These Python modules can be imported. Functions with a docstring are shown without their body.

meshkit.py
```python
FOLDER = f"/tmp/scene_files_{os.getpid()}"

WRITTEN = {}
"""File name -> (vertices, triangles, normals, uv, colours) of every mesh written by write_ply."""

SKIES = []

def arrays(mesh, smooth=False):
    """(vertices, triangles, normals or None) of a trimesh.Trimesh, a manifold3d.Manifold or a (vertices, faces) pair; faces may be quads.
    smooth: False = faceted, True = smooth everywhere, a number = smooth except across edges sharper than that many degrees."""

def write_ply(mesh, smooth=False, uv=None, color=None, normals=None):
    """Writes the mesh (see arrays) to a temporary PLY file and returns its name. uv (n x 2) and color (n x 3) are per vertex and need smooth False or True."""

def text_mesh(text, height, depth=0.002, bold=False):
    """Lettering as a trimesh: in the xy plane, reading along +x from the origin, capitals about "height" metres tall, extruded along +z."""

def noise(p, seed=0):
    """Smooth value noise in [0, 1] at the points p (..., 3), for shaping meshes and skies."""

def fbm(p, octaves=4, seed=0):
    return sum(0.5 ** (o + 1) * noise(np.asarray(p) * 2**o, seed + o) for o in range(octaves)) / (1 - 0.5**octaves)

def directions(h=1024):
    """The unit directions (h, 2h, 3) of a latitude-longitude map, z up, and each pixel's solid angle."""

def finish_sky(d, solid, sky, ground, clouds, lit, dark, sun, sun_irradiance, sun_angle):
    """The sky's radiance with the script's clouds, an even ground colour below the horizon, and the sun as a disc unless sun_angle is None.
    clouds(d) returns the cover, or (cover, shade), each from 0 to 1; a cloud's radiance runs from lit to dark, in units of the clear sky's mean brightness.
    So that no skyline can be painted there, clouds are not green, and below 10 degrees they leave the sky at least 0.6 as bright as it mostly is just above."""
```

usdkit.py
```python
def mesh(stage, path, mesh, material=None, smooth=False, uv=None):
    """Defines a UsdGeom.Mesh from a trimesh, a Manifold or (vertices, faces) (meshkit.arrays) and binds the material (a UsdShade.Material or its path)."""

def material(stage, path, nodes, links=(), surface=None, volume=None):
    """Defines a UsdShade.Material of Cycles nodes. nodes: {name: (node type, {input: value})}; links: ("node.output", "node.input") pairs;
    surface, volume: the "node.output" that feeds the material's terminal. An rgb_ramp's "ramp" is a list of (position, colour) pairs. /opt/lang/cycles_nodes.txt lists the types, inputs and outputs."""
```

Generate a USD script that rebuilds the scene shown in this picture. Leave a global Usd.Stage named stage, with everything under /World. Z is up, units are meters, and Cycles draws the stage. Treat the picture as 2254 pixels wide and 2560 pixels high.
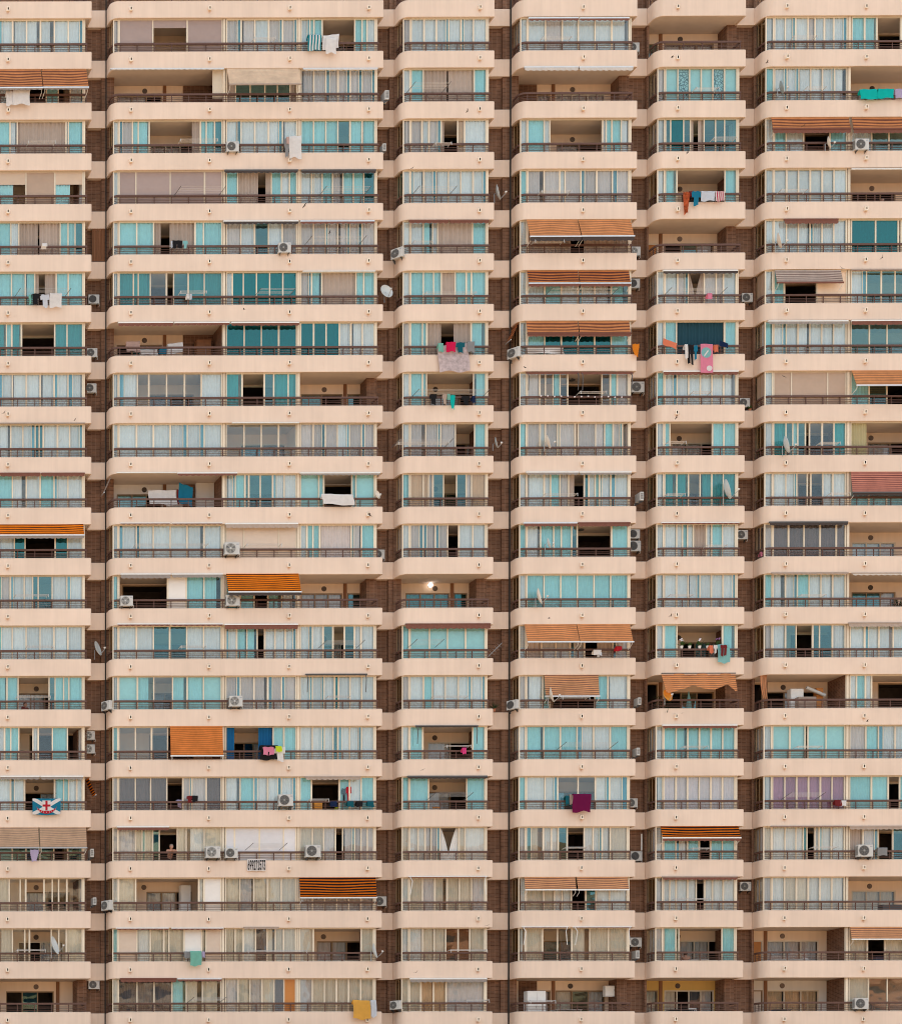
import math, random
import numpy as np
import usdkit, meshkit
from pxr import Usd, UsdGeom, UsdLux, UsdShade, Gf, Sdf, Vt

stage = Usd.Stage.CreateInMemory()
UsdGeom.SetStageUpAxis(stage, UsdGeom.Tokens.z)
UsdGeom.SetStageMetersPerUnit(stage, 1.0)
UsdGeom.Xform.Define(stage, '/World')
UsdGeom.Scope.Define(stage, '/World/Looks')
rng = random.Random(7)

# ---------------------------------------------------------------- camera
ZB = 13.33                       # height of the lowest visible parapet's top edge
CAM = np.array([-26.53811, -122.0, ZB - 11.32809])
FPX, CPX, CPY = 5382.78, -1201.4, 3068.008
YAW, PITCH, ROLL = 0.00505, -0.00661, 0.0009
ca, sa, cb, sb, cc, sc = math.cos(YAW), math.sin(YAW), math.cos(PITCH), math.sin(PITCH), math.cos(ROLL), math.sin(ROLL)
ROT = np.array([[ca, -sa, 0], [sa, ca, 0], [0, 0, 1]]) @ np.array([[1, 0, 0], [0, cb, -sb], [0, sb, cb]]) @ np.array([[cc, 0, sc], [0, 1, 0], [-sc, 0, cc]])
cam = UsdGeom.Camera.Define(stage, '/World/camera')
AP = 36.0
cam.CreateHorizontalApertureAttr(AP)
cam.CreateVerticalApertureAttr(AP * 1024 / 901)
cam.CreateFocalLengthAttr(AP * FPX / 2254)
cam.CreateHorizontalApertureOffsetAttr((1127 - CPX) / 2254 * AP)
cam.CreateVerticalApertureOffsetAttr((CPY - 1280) / 2254 * AP)
cam.CreateClippingRangeAttr(Gf.Vec2f(1, 4000))
EXPOSURE = -0.13
cam.CreateExposureAttr(EXPOSURE)
r_, f_, u_ = ROT[:, 0], ROT[:, 1], ROT[:, 2]
cam.AddTransformOp().Set(Gf.Matrix4d(*[float(v) for v in (*r_, 0, *u_, 0, *(-f_), 0, *CAM, 1)]))

def P(px, py, y=0.0):
    """World point on the plane Y = y that stands at the photograph's pixel (px, py)."""
    d = ROT @ np.array([(px - CPX) / FPX, 1.0, -(py - CPY) / FPX])
    return CAM + d * ((y - CAM[1]) / d[1])

# ---------------------------------------------------------------- sky and sun
SUN_EL, SUN_AZ = math.radians(69), math.radians(28)     # sun behind the building, to the right
dome = UsdLux.DomeLight.Define(stage, '/World/sky')
dome.GetPrim().SetCustomDataByKey('kind', 'structure')
dome.GetPrim().SetCustomDataByKey('label', 'pale hazy daytime sky')
SKY = usdkit.material(stage, '/World/Looks/sky', {
    'tc': ('texture_coordinate', {}),
    'map': ('mapping', {'scale': (1.0, 1.0, 2.2)}),
    'n': ('noise_texture', {'scale': 2.3, 'detail': 6, 'roughness': 0.55}),
    'r': ('rgb_ramp', {'ramp': [(0.30, (0.45, 0.45, 0.45)), (0.70, (0.92, 0.92, 0.92))]}),
    'sky': ('sky_texture', {'sky_type': 'single_scattering', 'sun_disc': False, 'sun_elevation': SUN_EL, 'sun_rotation': SUN_AZ, 'aerosol_density': 2.0}),
    'm': ('mix', {}), 'sp': ('separate_xyz', {}), 'el': ('map_range', {'from_min': 0.0, 'from_max': 1.0, 'to_min': 0.85, 'to_max': 1.25, 'clamp': True}), 'cl': ('vector_math', {'math_type': 'scale', 'vector1': (11.0, 12.2, 13.0)}),
    'bg': ('background_shader', {'strength': 0.10})},
    [('tc.generated', 'map.vector'), ('map.vector', 'n.vector'), ('n.fac', 'r.fac'), ('r.color', 'm.fac'), ('sky.color', 'm.color1'), ('m.color', 'bg.color'), ('tc.generated', 'sp.vector'), ('sp.z', 'el.value'), ('el.result', 'cl.scale'), ('cl.vector', 'm.color2')], surface='bg.background')
UsdShade.MaterialBindingAPI.Apply(dome.GetPrim()).Bind(SKY)
sun = UsdLux.DistantLight.Define(stage, '/World/sun')
sun.CreateNormalizeAttr(True); sun.CreateIntensityAttr(1.2); sun.CreateAngleAttr(0.5); sun.CreateColorAttr(Gf.Vec3f(1.0, 0.93, 0.82))
sun.AddRotateXYZOp().Set(Gf.Vec3f(0, 0, 0))
sd = np.array([math.sin(SUN_AZ) * math.cos(SUN_EL), math.cos(SUN_AZ) * math.cos(SUN_EL), math.sin(SUN_EL)])
zx = np.cross([0, 0, 1.0], sd); zx /= np.linalg.norm(zx); zy = np.cross(sd, zx)
sun.ClearXformOpOrder(); sun.AddTransformOp().Set(Gf.Matrix4d(*[float(v) for v in (*zx, 0, *zy, 0, *sd, 0, *(sd * 200), 1)]))
sun.GetPrim().SetCustomDataByKey('label', 'sun behind the tower'); sun.GetPrim().SetCustomDataByKey('kind', 'structure')

# ---------------------------------------------------------------- materials
MATS = {}
def mat(name, col, rough=0.6, var=0.0, spec=0.3, metal=0.0, noise=0.0, nscale=3.0, bump=0.0, bscale=60.0, transl=0.0, emit=0.0):
    nodes, links = {'p': ('principled_bsdf', {'roughness': rough, 'specular_ior_level': spec, 'metallic': metal})}, []
    src = None
    if var or noise:
        nodes['h'] = ('hsv', {'color': col}); src = 'h.color'
        if var:
            nodes['oi'] = ('object_info', {}); nodes['mr'] = ('map_range', {'from_min': 0.0, 'from_max': 1.0, 'to_min': 1 - var, 'to_max': 1 + var})
            links.append(('oi.random', 'mr.value'))
        if noise:
            nodes['g'] = ('geometry', {}); nodes['n'] = ('noise_texture', {'scale': nscale, 'detail': 5, 'roughness': 0.65})
            nodes['nr'] = ('map_range', {'from_min': 0.25, 'from_max': 0.75, 'to_min': 1 - noise, 'to_max': 1 + noise})
            links += [('g.position', 'n.vector'), ('n.fac', 'nr.value')]
        if var and noise:
            nodes['mm'] = ('math', {'math_type': 'multiply'}); links += [('mr.result', 'mm.value1'), ('nr.result', 'mm.value2'), ('mm.value', 'h.value')]
        else:
            links.append((('mr' if var else 'nr') + '.result', 'h.value'))
        links.append((src, 'p.base_color'))
    else:
        nodes['p'][1]['base_color'] = col
    if bump:
        nodes['gb'] = ('geometry', {}); nodes['nb'] = ('noise_texture', {'scale': bscale, 'detail': 3})
        nodes['b'] = ('bump', {'strength': bump, 'distance': 0.02})
        links += [('gb.position', 'nb.vector'), ('nb.fac', 'b.height'), ('b.normal', 'p.normal')]
    if emit:
        nodes['p'][1]['emission_color'] = col; nodes['p'][1]['emission_strength'] = emit
    surf = 'p.BSDF'
    if transl:
        nodes['t'] = ('translucent_bsdf', {'color': col}); nodes['mx'] = ('mix_closure', {'fac': transl})
        if src: links.append((src, 't.color'))
        links += [('p.BSDF', 'mx.closure1'), ('t.BSDF', 'mx.closure2')]; surf = 'mx.closure'
    MATS[name] = usdkit.material(stage, '/World/Looks/' + name, nodes, links, surface=surf)
    return MATS[name]

def glass(name, tint, ior=1.5, rough=0.012, coat=(0.84, 0.97, 1.0)):
    nodes = {'t': ('transparent_bsdf', {'color': tint}), 'g': ('glossy_bsdf', {'color': coat, 'roughness': rough}), 'f': ('fresnel', {'IOR': ior}), 'm': ('mix_closure', {})}
    nodes['gb'] = ('geometry', {}); nodes['ex'] = ('math', {'math_type': 'multiply_add', 'value2': -2.0, 'value3': 1.0}); nodes['pw'] = ('math', {'math_type': 'power', 'value1': ior})   # a thin sheet reflects alike from both sides
    links = [('f.fac', 'm.fac'), ('t.BSDF', 'm.closure1'), ('g.BSDF', 'm.closure2'), ('gb.backfacing', 'ex.value1'), ('ex.value', 'pw.value2'), ('pw.value', 'f.IOR')]
    nodes['ge'] = ('geometry', {}); nodes['n'] = ('noise_texture', {'scale': 1.3, 'detail': 1}); nodes['b'] = ('bump', {'strength': 0.12, 'distance': 0.02})
    links += [('ge.position', 'n.vector'), ('n.fac', 'b.height'), ('b.normal', 'g.normal')]
    MATS[name] = usdkit.material(stage, '/World/Looks/' + name, nodes, links, surface='m.closure')

def plaster(name, col, streak=0.10, soft=0.05):
    """Painted render: fine stipple, faint vertical run marks and board seams, rusty bleeding."""
    nodes = {'g': ('geometry', {}), 'mp': ('mapping', {'scale': (2.6, 2.6, 0.12)}), 'n1': ('noise_texture', {'scale': 1.0, 'detail': 6, 'roughness': 0.7}),
             'r1': ('map_range', {'from_min': 0.3, 'from_max': 0.75, 'to_min': 1 + soft, 'to_max': 1 - streak}),
             'n2': ('noise_texture', {'scale': 0.35, 'detail': 4, 'roughness': 0.6}), 'r2': ('map_range', {'from_min': 0.3, 'from_max': 0.7, 'to_min': 0.93, 'to_max': 1.05}),
             'mm': ('math', {'math_type': 'multiply'}), 'h': ('hsv', {'color': col}),
             'mp3': ('mapping', {'scale': (1.3, 1.3, 0.3)}), 'n3': ('noise_texture', {'scale': 1.7, 'detail': 7, 'roughness': 0.75}), 'r3': ('map_range', {'from_min': 0.64, 'from_max': 0.82, 'to_min': 0.0, 'to_max': 0.35, 'clamp': True}),
             'mx': ('mix', {'color2': (0.52, 0.30, 0.19)}),
             'nb': ('noise_texture', {'scale': 45.0, 'detail': 4, 'roughness': 0.7}), 'b': ('bump', {'strength': 0.45, 'distance': 0.012}),
             'p': ('principled_bsdf', {'roughness': 0.85, 'specular_ior_level': 0.15})}
    links = [('g.position', 'mp.vector'), ('mp.vector', 'n1.vector'), ('n1.fac', 'r1.value'), ('g.position', 'n2.vector'), ('n2.fac', 'r2.value'), ('r1.result', 'mm.value1'), ('r2.result', 'mm.value2'), ('mm.value', 'h.value'),
             ('g.position', 'mp3.vector'), ('mp3.vector', 'n3.vector'), ('n3.fac', 'r3.value'), ('r3.result', 'mx.fac'), ('h.color', 'mx.color1'), ('mx.color', 'p.base_color'),
             ('g.position', 'nb.vector'), ('nb.fac', 'b.height'), ('b.normal', 'p.normal')]
    MATS[name] = usdkit.material(stage, '/World/Looks/' + name, nodes, links, surface='p.BSDF')

def brick(name, c1, c2, mortar):
    """Facing bricks laid in straight columns; the pattern lies in the x-z plane for the front and y-z for returns."""
    nodes = {'g': ('geometry', {}), 'sx': ('separate_xyz', {}), 'add': ('math', {'math_type': 'add'}), 'cm': ('combine_xyz', {}),
             'bt': ('brick_texture', {'offset': 0.0, 'color1': c1, 'color2': c2, 'mortar': mortar, 'scale': 1.0, 'mortar_size': 0.010, 'mortar_smooth': 0.3, 'bias': 0.0, 'brick_width': 0.25, 'row_height': 0.078}),
             'n': ('noise_texture', {'scale': 1.2, 'detail': 5, 'roughness': 0.7}), 'nr': ('map_range', {'from_min': 0.3, 'from_max': 0.7, 'to_min': 0.72, 'to_max': 1.25}), 'h': ('hsv', {}),
             'b': ('bump', {'strength': 0.8, 'distance': 0.012, 'invert': True}), 'p': ('principled_bsdf', {'roughness': 0.85, 'specular_ior_level': 0.2})}
    links = [('g.position', 'sx.vector'), ('sx.x', 'add.value1'), ('sx.y', 'add.value2'), ('add.value', 'cm.x'), ('sx.z', 'cm.y'), ('cm.vector', 'bt.vector'),
             ('g.position', 'n.vector'), ('n.fac', 'nr.value'), ('nr.result', 'h.value'), ('bt.color', 'h.color'), ('h.color', 'p.base_color'), ('bt.fac', 'b.height'), ('b.normal', 'p.normal')]
    MATS[name] = usdkit.material(stage, '/World/Looks/' + name, nodes, links, surface='p.BSDF')

def striped(name, stops, period):
    """Awning cloth with woven stripes across the drop; st.y runs down the cloth in metres."""
    nodes = {'u': ('uvmap', {'attribute': 'st'}), 's': ('separate_xyz', {}), 'd': ('math', {'math_type': 'divide', 'value2': period}), 'fr': ('math', {'math_type': 'fraction'}),
             'r': ('rgb_ramp', {'ramp': stops, 'interpolate': False}), 'g': ('geometry', {}), 'n': ('noise_texture', {'scale': 1.5, 'detail': 6, 'roughness': 0.7}), 'nr': ('map_range', {'from_min': 0.3, 'from_max': 0.7, 'to_min': 0.82, 'to_max': 1.12}), 'h': ('hsv', {}),
             'p': ('principled_bsdf', {'roughness': 0.85, 'specular_ior_level': 0.1}), 't': ('translucent_bsdf', {}), 'm': ('mix_closure', {'fac': 0.18})}
    links = [('u.UV', 's.vector'), ('s.y', 'd.value1'), ('d.value', 'fr.value1'), ('fr.value', 'r.fac'), ('g.position', 'n.vector'), ('n.fac', 'nr.value'), ('nr.result', 'h.value'), ('r.color', 'h.color'),
             ('h.color', 'p.base_color'), ('h.color', 't.color'), ('p.BSDF', 'm.closure1'), ('t.BSDF', 'm.closure2')]
    MATS[name] = usdkit.material(stage, '/World/Looks/' + name, nodes, links, surface='m.closure')

plaster('cream_render', (0.80, 0.64, 0.53), 0.08)
plaster('cream_wall', (0.88, 0.69, 0.53), 0.06)
plaster('white_wall', (0.80, 0.76, 0.72), 0.05)
plaster('yellow_wall', (0.70, 0.47, 0.16), 0.05)
plaster('soffit', (0.68, 0.57, 0.50), 0.04)
plaster('floor_tile', (0.42, 0.33, 0.27), 0.04)
brick('brown_brick', (0.21, 0.105, 0.062), (0.13, 0.064, 0.040), (0.31, 0.19, 0.13))
mat('frame_cream', (0.75, 0.66, 0.53), 0.45, var=0.12, noise=0.06, nscale=6)
mat('frame_brown', (0.36, 0.24, 0.14), 0.5, var=0.15)
mat('rail_brown', (0.12, 0.062, 0.048), 0.5, noise=0.2, nscale=8)
mat('spout_cream', (0.88, 0.77, 0.65), 0.8, noise=0.12, nscale=9)
mat('dark_hole', (0.015, 0.012, 0.010), 0.9)
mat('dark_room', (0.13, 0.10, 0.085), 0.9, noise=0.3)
mat('room_wall', (0.30, 0.24, 0.20), 0.9)
mat('pipe_black', (0.03, 0.025, 0.022), 0.6)
mat('vent_grey', (0.16, 0.12, 0.10), 0.7, var=0.4)
# curtains and blinds
for n, c, v, tr in (('curtain_white', (0.93, 0.94, 0.945), 0.06, .12), ('curtain_pale', (0.87, 0.895, 0.91), 0.10, .12), ('curtain_grey', (0.70, 0.67, 0.685), 0.16, .1), ('curtain_beige', (0.60, 0.52, 0.47), 0.12, .2),
                    ('curtain_charcoal', (0.19, 0.16, 0.17), 0.15, .1), ('curtain_purple', (0.46, 0.26, 0.42), 0.08, .1), ('curtain_lilac', (0.79, 0.76, 0.84), 0.05, .1), ('curtain_teal', (0.16, 0.52, 0.52), 0.15, .2),
                    ('curtain_deep', (0.02, 0.24, 0.26), 0.2, .1), ('curtain_royal', (0.02, 0.16, 0.40), 0.1, .1), ('curtain_tan', (0.80, 0.56, 0.36), 0.08, .12), ('curtain_olive', (0.13, 0.085, 0.035), 0.3, .1), ('curtain_straw', (0.62, 0.58, 0.36), 0.06, .2),
                    ('curtain_navy', (0.03, 0.09, 0.13), 0.2, .1), ('blind_white', (0.92, 0.94, 0.945), 0.04, .15), ('blind_slate', (0.36, 0.33, 0.33), 0.06, 0), ('curtain_cream', (0.90, 0.82, 0.70), 0.08, .25)):
    mat(n, c, 0.95, var=v, spec=0.05, noise=0.07, nscale=4, transl=tr)
for n, c in (('shutter_mauve', (0.42, 0.335, 0.32)), ('shutter_tan', (0.50, 0.38, 0.30)), ('shutter_cream', (0.74, 0.62, 0.52)), ('shutter_white', (0.80, 0.80, 0.84)), ('shutter_sand', (0.66, 0.53, 0.42))):
    mat(n, c, 0.7, var=0.05, noise=0.05)
mat('panel_white', (0.83, 0.80, 0.77), 0.8, noise=0.04)
glass('glass_clear', (0.96, 0.98, 0.98), 1.65, coat=(1.0, 0.98, 0.95))
glass('glass_pale', (0.955, 0.988, 0.997), 1.8)
glass('glass_teal', (0.775, 0.955, 0.978), 1.75)
glass('glass_aqua', (0.82, 0.98, 0.995), 1.75)
glass('glass_deep', (0.20, 0.72, 0.74), 2.1, coat=(0.45, 1.0, 1.0))
glass('glass_slate', (0.66, 0.82, 0.84), 2.3, coat=(0.62, 0.98, 1.0))
glass('glass_mirror', (0.80, 0.80, 0.78), 2.6, coat=(1.0, 0.95, 0.90))
glass('glass_bronze', (0.85, 0.76, 0.62), 1.5)
# metals, fabrics, paints of the small things
for n, c, ro, me in (('white_paint', (0.80, 0.80, 0.79), .4, 0), ('grey_paint', (0.55, 0.56, 0.56), .5, 0), ('aluminium', (0.75, 0.76, 0.78), .35, .6), ('steel_grey', (0.42, 0.43, 0.45), .45, .5), ('black_plastic', (0.02, 0.02, 0.022), .5, 0), ('dark_grey', (0.10, 0.10, 0.105), .6, 0),
                     ('ac_white', (0.58, 0.575, 0.56), .45, 0), ('ac_grille', (0.30, 0.30, 0.29), .5, 0), ('dish_grey', (0.66, 0.71, 0.73), .5, 0), ('dish_cream', (0.80, 0.74, 0.66), .5, 0), ('dish_orange', (0.85, 0.36, 0.05), .5, 0), ('dish_dark', (0.30, 0.36, 0.38), .5, 0),
                     ('wood_brown', (0.25, 0.11, 0.05), .6, 0), ('wood_orange', (0.55, 0.22, 0.06), .55, 0), ('terracotta', (0.45, 0.18, 0.10), .8, 0), ('leaf_green', (0.05, 0.11, 0.03), .7, 0), ('leaf_dark', (0.025, 0.055, 0.02), .7, 0), ('flower_white', (0.85, 0.80, 0.85), .8, 0), ('flower_violet', (0.30, 0.15, 0.35), .8, 0),
                     ('bird_dark', (0.035, 0.025, 0.022), .8, 0), ('skin', (0.55, 0.30, 0.21), .6, 0), ('hair_grey', (0.25, 0.20, 0.17), .8, 0), ('hair_dark', (0.04, 0.025, 0.02), .8, 0), ('plastic_teal', (0.01, 0.30, 0.36), .5, 0), ('plastic_blue', (0.02, 0.06, 0.20), .5, 0), ('red_paint', (0.42, 0.07, 0.03), .5, 0)):
    mat(n, c, ro, metal=me, noise=0.06, nscale=5)
def cloth(n, c, noise=0.08): mat(n, c, 0.95, spec=0.05, noise=noise, nscale=5, transl=0.15)
for n, c in (('cloth_white', (0.86, 0.86, 0.88)), ('cloth_bluewhite', (0.68, 0.75, 0.86)), ('cloth_black', (0.022, 0.022, 0.026)), ('cloth_grey', (0.30, 0.31, 0.33)), ('cloth_turquoise', (0.01, 0.55, 0.52)), ('cloth_mint', (0.22, 0.56, 0.48)), ('cloth_paleteal', (0.26, 0.58, 0.62)), ('cloth_pink', (0.80, 0.27, 0.42)), ('cloth_red', (0.55, 0.03, 0.05)),
             ('cloth_crimson', (0.70, 0.02, 0.10)), ('cloth_darkteal', (0.015, 0.13, 0.18)), ('cloth_blue', (0.02, 0.22, 0.38)), ('cloth_navy', (0.015, 0.03, 0.09)), ('cloth_orange', (0.80, 0.26, 0.03)), ('cloth_coral', (0.80, 0.24, 0.14)), ('cloth_purple', (0.17, 0.012, 0.075)), ('cloth_maroon', (0.20, 0.03, 0.035)), ('cloth_yellow', (0.82, 0.46, 0.10)), ('cloth_neon', (0.62, 0.80, 0.04)),
             ('cloth_lilac', (0.50, 0.44, 0.66)), ('cloth_tan', (0.52, 0.42, 0.36)), ('cloth_rose', (0.62, 0.44, 0.40)), ('cloth_hotpink', (0.78, 0.08, 0.30)), ('awning_maroon', (0.27, 0.125, 0.10)), ('awning_grey', (0.40, 0.37, 0.36)), ('awning_dark', (0.10, 0.085, 0.085)), ('awning_white', (0.80, 0.78, 0.76)), ('awning_beige', (0.56, 0.47, 0.42)), ('awning_orange', (0.80, 0.30, 0.06))):
    cloth(n, c)
cloth('cloth_floral', (0.45, 0.10, 0.04), 0.8)
usdkit.material(stage, '/World/Looks/blind_slate', {'g': ('geometry', {}), 'v': ('voronoi_texture', {'feature': 'distance_to_edge', 'scale': 6.0}), 'r': ('rgb_ramp', {'ramp': [(0.0, (0.10, 0.11, 0.12)), (0.06, (0.16, 0.16, 0.17)), (0.10, (0.62, 0.60, 0.60))]}), 'p': ('principled_bsdf', {'roughness': 0.9})}, [('g.position', 'v.vector'), ('v.distance', 'r.fac'), ('r.color', 'p.base_color')], surface='p.BSDF')
cloth('cloth_patch', (0.62, 0.54, 0.58), 0.35)
O, BR, BK = (0.85, 0.32, 0.10), (0.26, 0.10, 0.06), (0.05, 0.025, 0.02)
striped('stripe_rust', [(0, (0.74, 0.30, 0.12)), (0.5, BR)], 0.19)
striped('stripe_rust_dark', [(0, (0.66, 0.23, 0.07)), (0.45, (0.15, 0.05, 0.04))], 0.17)
striped('stripe_apricot', [(0, (0.86, 0.37, 0.15)), (0.66, (0.34, 0.15, 0.09))], 0.125)
striped('stripe_flame', [(0, (0.98, 0.26, 0.015)), (0.60, (0.10, 0.03, 0.015))], 0.135)
striped('stripe_ember', [(0, (0.80, 0.20, 0.01)), (0.42, (0.035, 0.015, 0.015))], 0.155)
striped('stripe_red', [(0, (0.74, 0.32, 0.25)), (0.62, (0.22, 0.07, 0.07))], 0.125)
striped('stripe_pale', [(0, (0.90, 0.70, 0.52)), (0.70, (0.78, 0.55, 0.40))], 0.09)
striped('stripe_taupe', [(0, (0.62, 0.52, 0.46)), (0.5, (0.30, 0.22, 0.20))], 0.15)
striped('stripe_tan', [(0, (0.66, 0.46, 0.32)), (0.62, (0.46, 0.32, 0.25))], 0.13)
striped('stripe_sand', [(0, (0.80, 0.42, 0.22)), (0.58, (0.32, 0.16, 0.11))], 0.125)
striped('stripe_amber', [(0, (0.84, 0.29, 0.08)), (0.80, (0.42, 0.13, 0.04))], 0.12)
striped('towel_redwhite', [(0, (0.85, 0.80, 0.80)), (0.5, (0.55, 0.03, 0.10))], 0.11)
striped('towel_tealwhite', [(0, (0.02, 0.28, 0.36)), (0.5, (0.85, 0.86, 0.86))], 0.17)

usdkit.material(stage, '/World/Looks/rust_stain', {'u': ('uvmap', {'attribute': 'st'}), 'd': ('vector_math', {'math_type': 'distance', 'vector2': (0.5, 0.62, 0.0)}), 'g': ('geometry', {}), 'n': ('noise_texture', {'scale': 14.0, 'detail': 4}),
    'a': ('math', {'math_type': 'multiply_add', 'value2': 0.45}), 'r': ('map_range', {'from_min': 0.12, 'from_max': 0.62, 'to_min': 0.42, 'to_max': 0.0, 'clamp': True}), 't': ('transparent_bsdf', {}), 'p': ('principled_bsdf', {'base_color': (0.50, 0.25, 0.14), 'roughness': 0.9}), 'm': ('mix_closure', {})},
    [('u.UV', 'd.vector1'), ('g.position', 'n.vector'), ('n.fac', 'a.value1'), ('d.value', 'a.value3'), ('a.value', 'r.value'), ('r.result', 'm.fac'), ('t.BSDF', 'm.closure1'), ('p.BSDF', 'm.closure2')], surface='m.closure')
MATS['rust_stain'] = UsdShade.Material.Get(stage, '/World/Looks/rust_stain'); MATS['blind_slate'] = UsdShade.Material.Get(stage, '/World/Looks/blind_slate')

# ---------------------------------------------------------------- mesh and prim helpers
class MB:
    def __init__(s): s.v, s.c, s.n, s.uv = [], [], [], None
    def add(s, v, faces):
        b = len(s.v); s.v.extend([tuple(map(float, q)) for q in v])
        for f in faces: s.c.extend(b + i for i in f); s.n.append(len(f))
        return s
    def box(s, x0, x1, y0, y1, z0, z1):
        return s.add([(x, y, z) for z in (z0, z1) for y in (y0, y1) for x in (x0, x1)], [(0, 2, 3, 1), (4, 5, 7, 6), (0, 1, 5, 4), (2, 6, 7, 3), (0, 4, 6, 2), (1, 3, 7, 5)])
    def bevbox(s, x0, x1, y0, y1, z0, z1, b):
        """A box with chamfered vertical and top edges."""
        o = lambda i: [(x0 + b, y0 + i), (x1 - b, y0 + i), (x1 - i, y0 + b), (x1 - i, y1 - b), (x1 - b, y1 - i), (x0 + b, y1 - i), (x0 + i, y1 - b), (x0 + i, y0 + b)]
        r = [(*p, z0) for p in o(0)] + [(*p, z1 - b) for p in o(0)]
        sh = b * 0.6
        r += [(min(max(x, x0 + sh), x1 - sh), min(max(y, y0 + sh), y1 - sh), z1) for x, y in o(0)]
        f = []
        for k in (0, 8):
            for i in range(8): j = (i + 1) % 8; f.append((k + i, k + j, k + 8 + j, k + 8 + i))
        f.append(tuple(range(7, -1, -1))); f.append(tuple(range(16, 24)))
        return s.add(r, f)
    def tube(s, pts, r, n=6, cap=True):
        pts = [np.asarray(p, float) for p in pts]; rs = r if hasattr(r, '__len__') else [r] * len(pts)
        v, f = [], []
        for i, p in enumerate(pts):
            t = pts[min(i + 1, len(pts) - 1)] - pts[max(i - 1, 0)]; t = t / max(np.linalg.norm(t), 1e-9)
            a = np.cross(t, (0, 0, 1.0) if abs(t[2]) < 0.9 else (1.0, 0, 0)); a /= np.linalg.norm(a); b = np.cross(t, a)
            v += [p + rs[i] * (math.cos(2 * math.pi * k / n) * a + math.sin(2 * math.pi * k / n) * b) for k in range(n)]
        for i in range(len(pts) - 1):
            for k in range(n): j = (k + 1) % n; f.append((i * n + k, i * n + j, i * n + n + j, i * n + n + k))
        if cap: f += [tuple(range(n - 1, -1, -1)), tuple(range((len(pts) - 1) * n, len(pts) * n))]
        return s.add(v, f)
    def cyl(s, c, axis, r0, r1, h, n=16):
        c = np.asarray(c, float); a = np.asarray(axis, float); a /= np.linalg.norm(a)
        return s.tube([c, c + a * h], [r0, r1], n)
    def grid(s, g):
        """g: rows x cols x 3 array."""
        R, C = g.shape[:2]
        return s.add(g.reshape(-1, 3), [(i * C + j, i * C + j + 1, i * C + C + j + 1, i * C + C + j) for i in range(R - 1) for j in range(C - 1)])
    def prism(s, poly, z0, z1):
        """Extrudes a convex or star-shaped polygon of (x, y), anticlockwise, with n-gon caps."""
        n = len(poly)
        return s.add([(*p, z0) for p in poly] + [(*p, z1) for p in poly], [(i, (i + 1) % n, n + (i + 1) % n, n + i) for i in range(n)] + [tuple(range(n - 1, -1, -1)), tuple(range(n, 2 * n))])
    def tm(s, m): return s.add(np.asarray(m.vertices), [tuple(f) for f in np.asarray(m.faces)])
    def sphere(s, c, r, n=8, sc=(1, 1, 1)):
        v, f = [], []
        for i in range(n + 1):
            for j in range(2 * n): v.append((c[0] + r * sc[0] * math.sin(math.pi * i / n) * math.cos(math.pi * j / n), c[1] + r * sc[1] * math.sin(math.pi * i / n) * math.sin(math.pi * j / n), c[2] - r * sc[2] * math.cos(math.pi * i / n)))
        for i in range(n):
            for j in range(2 * n): k = (j + 1) % (2 * n); f.append((i * 2 * n + j, i * 2 * n + k, (i + 1) * 2 * n + k, (i + 1) * 2 * n + j))
        return s.add(v, f)

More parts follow.
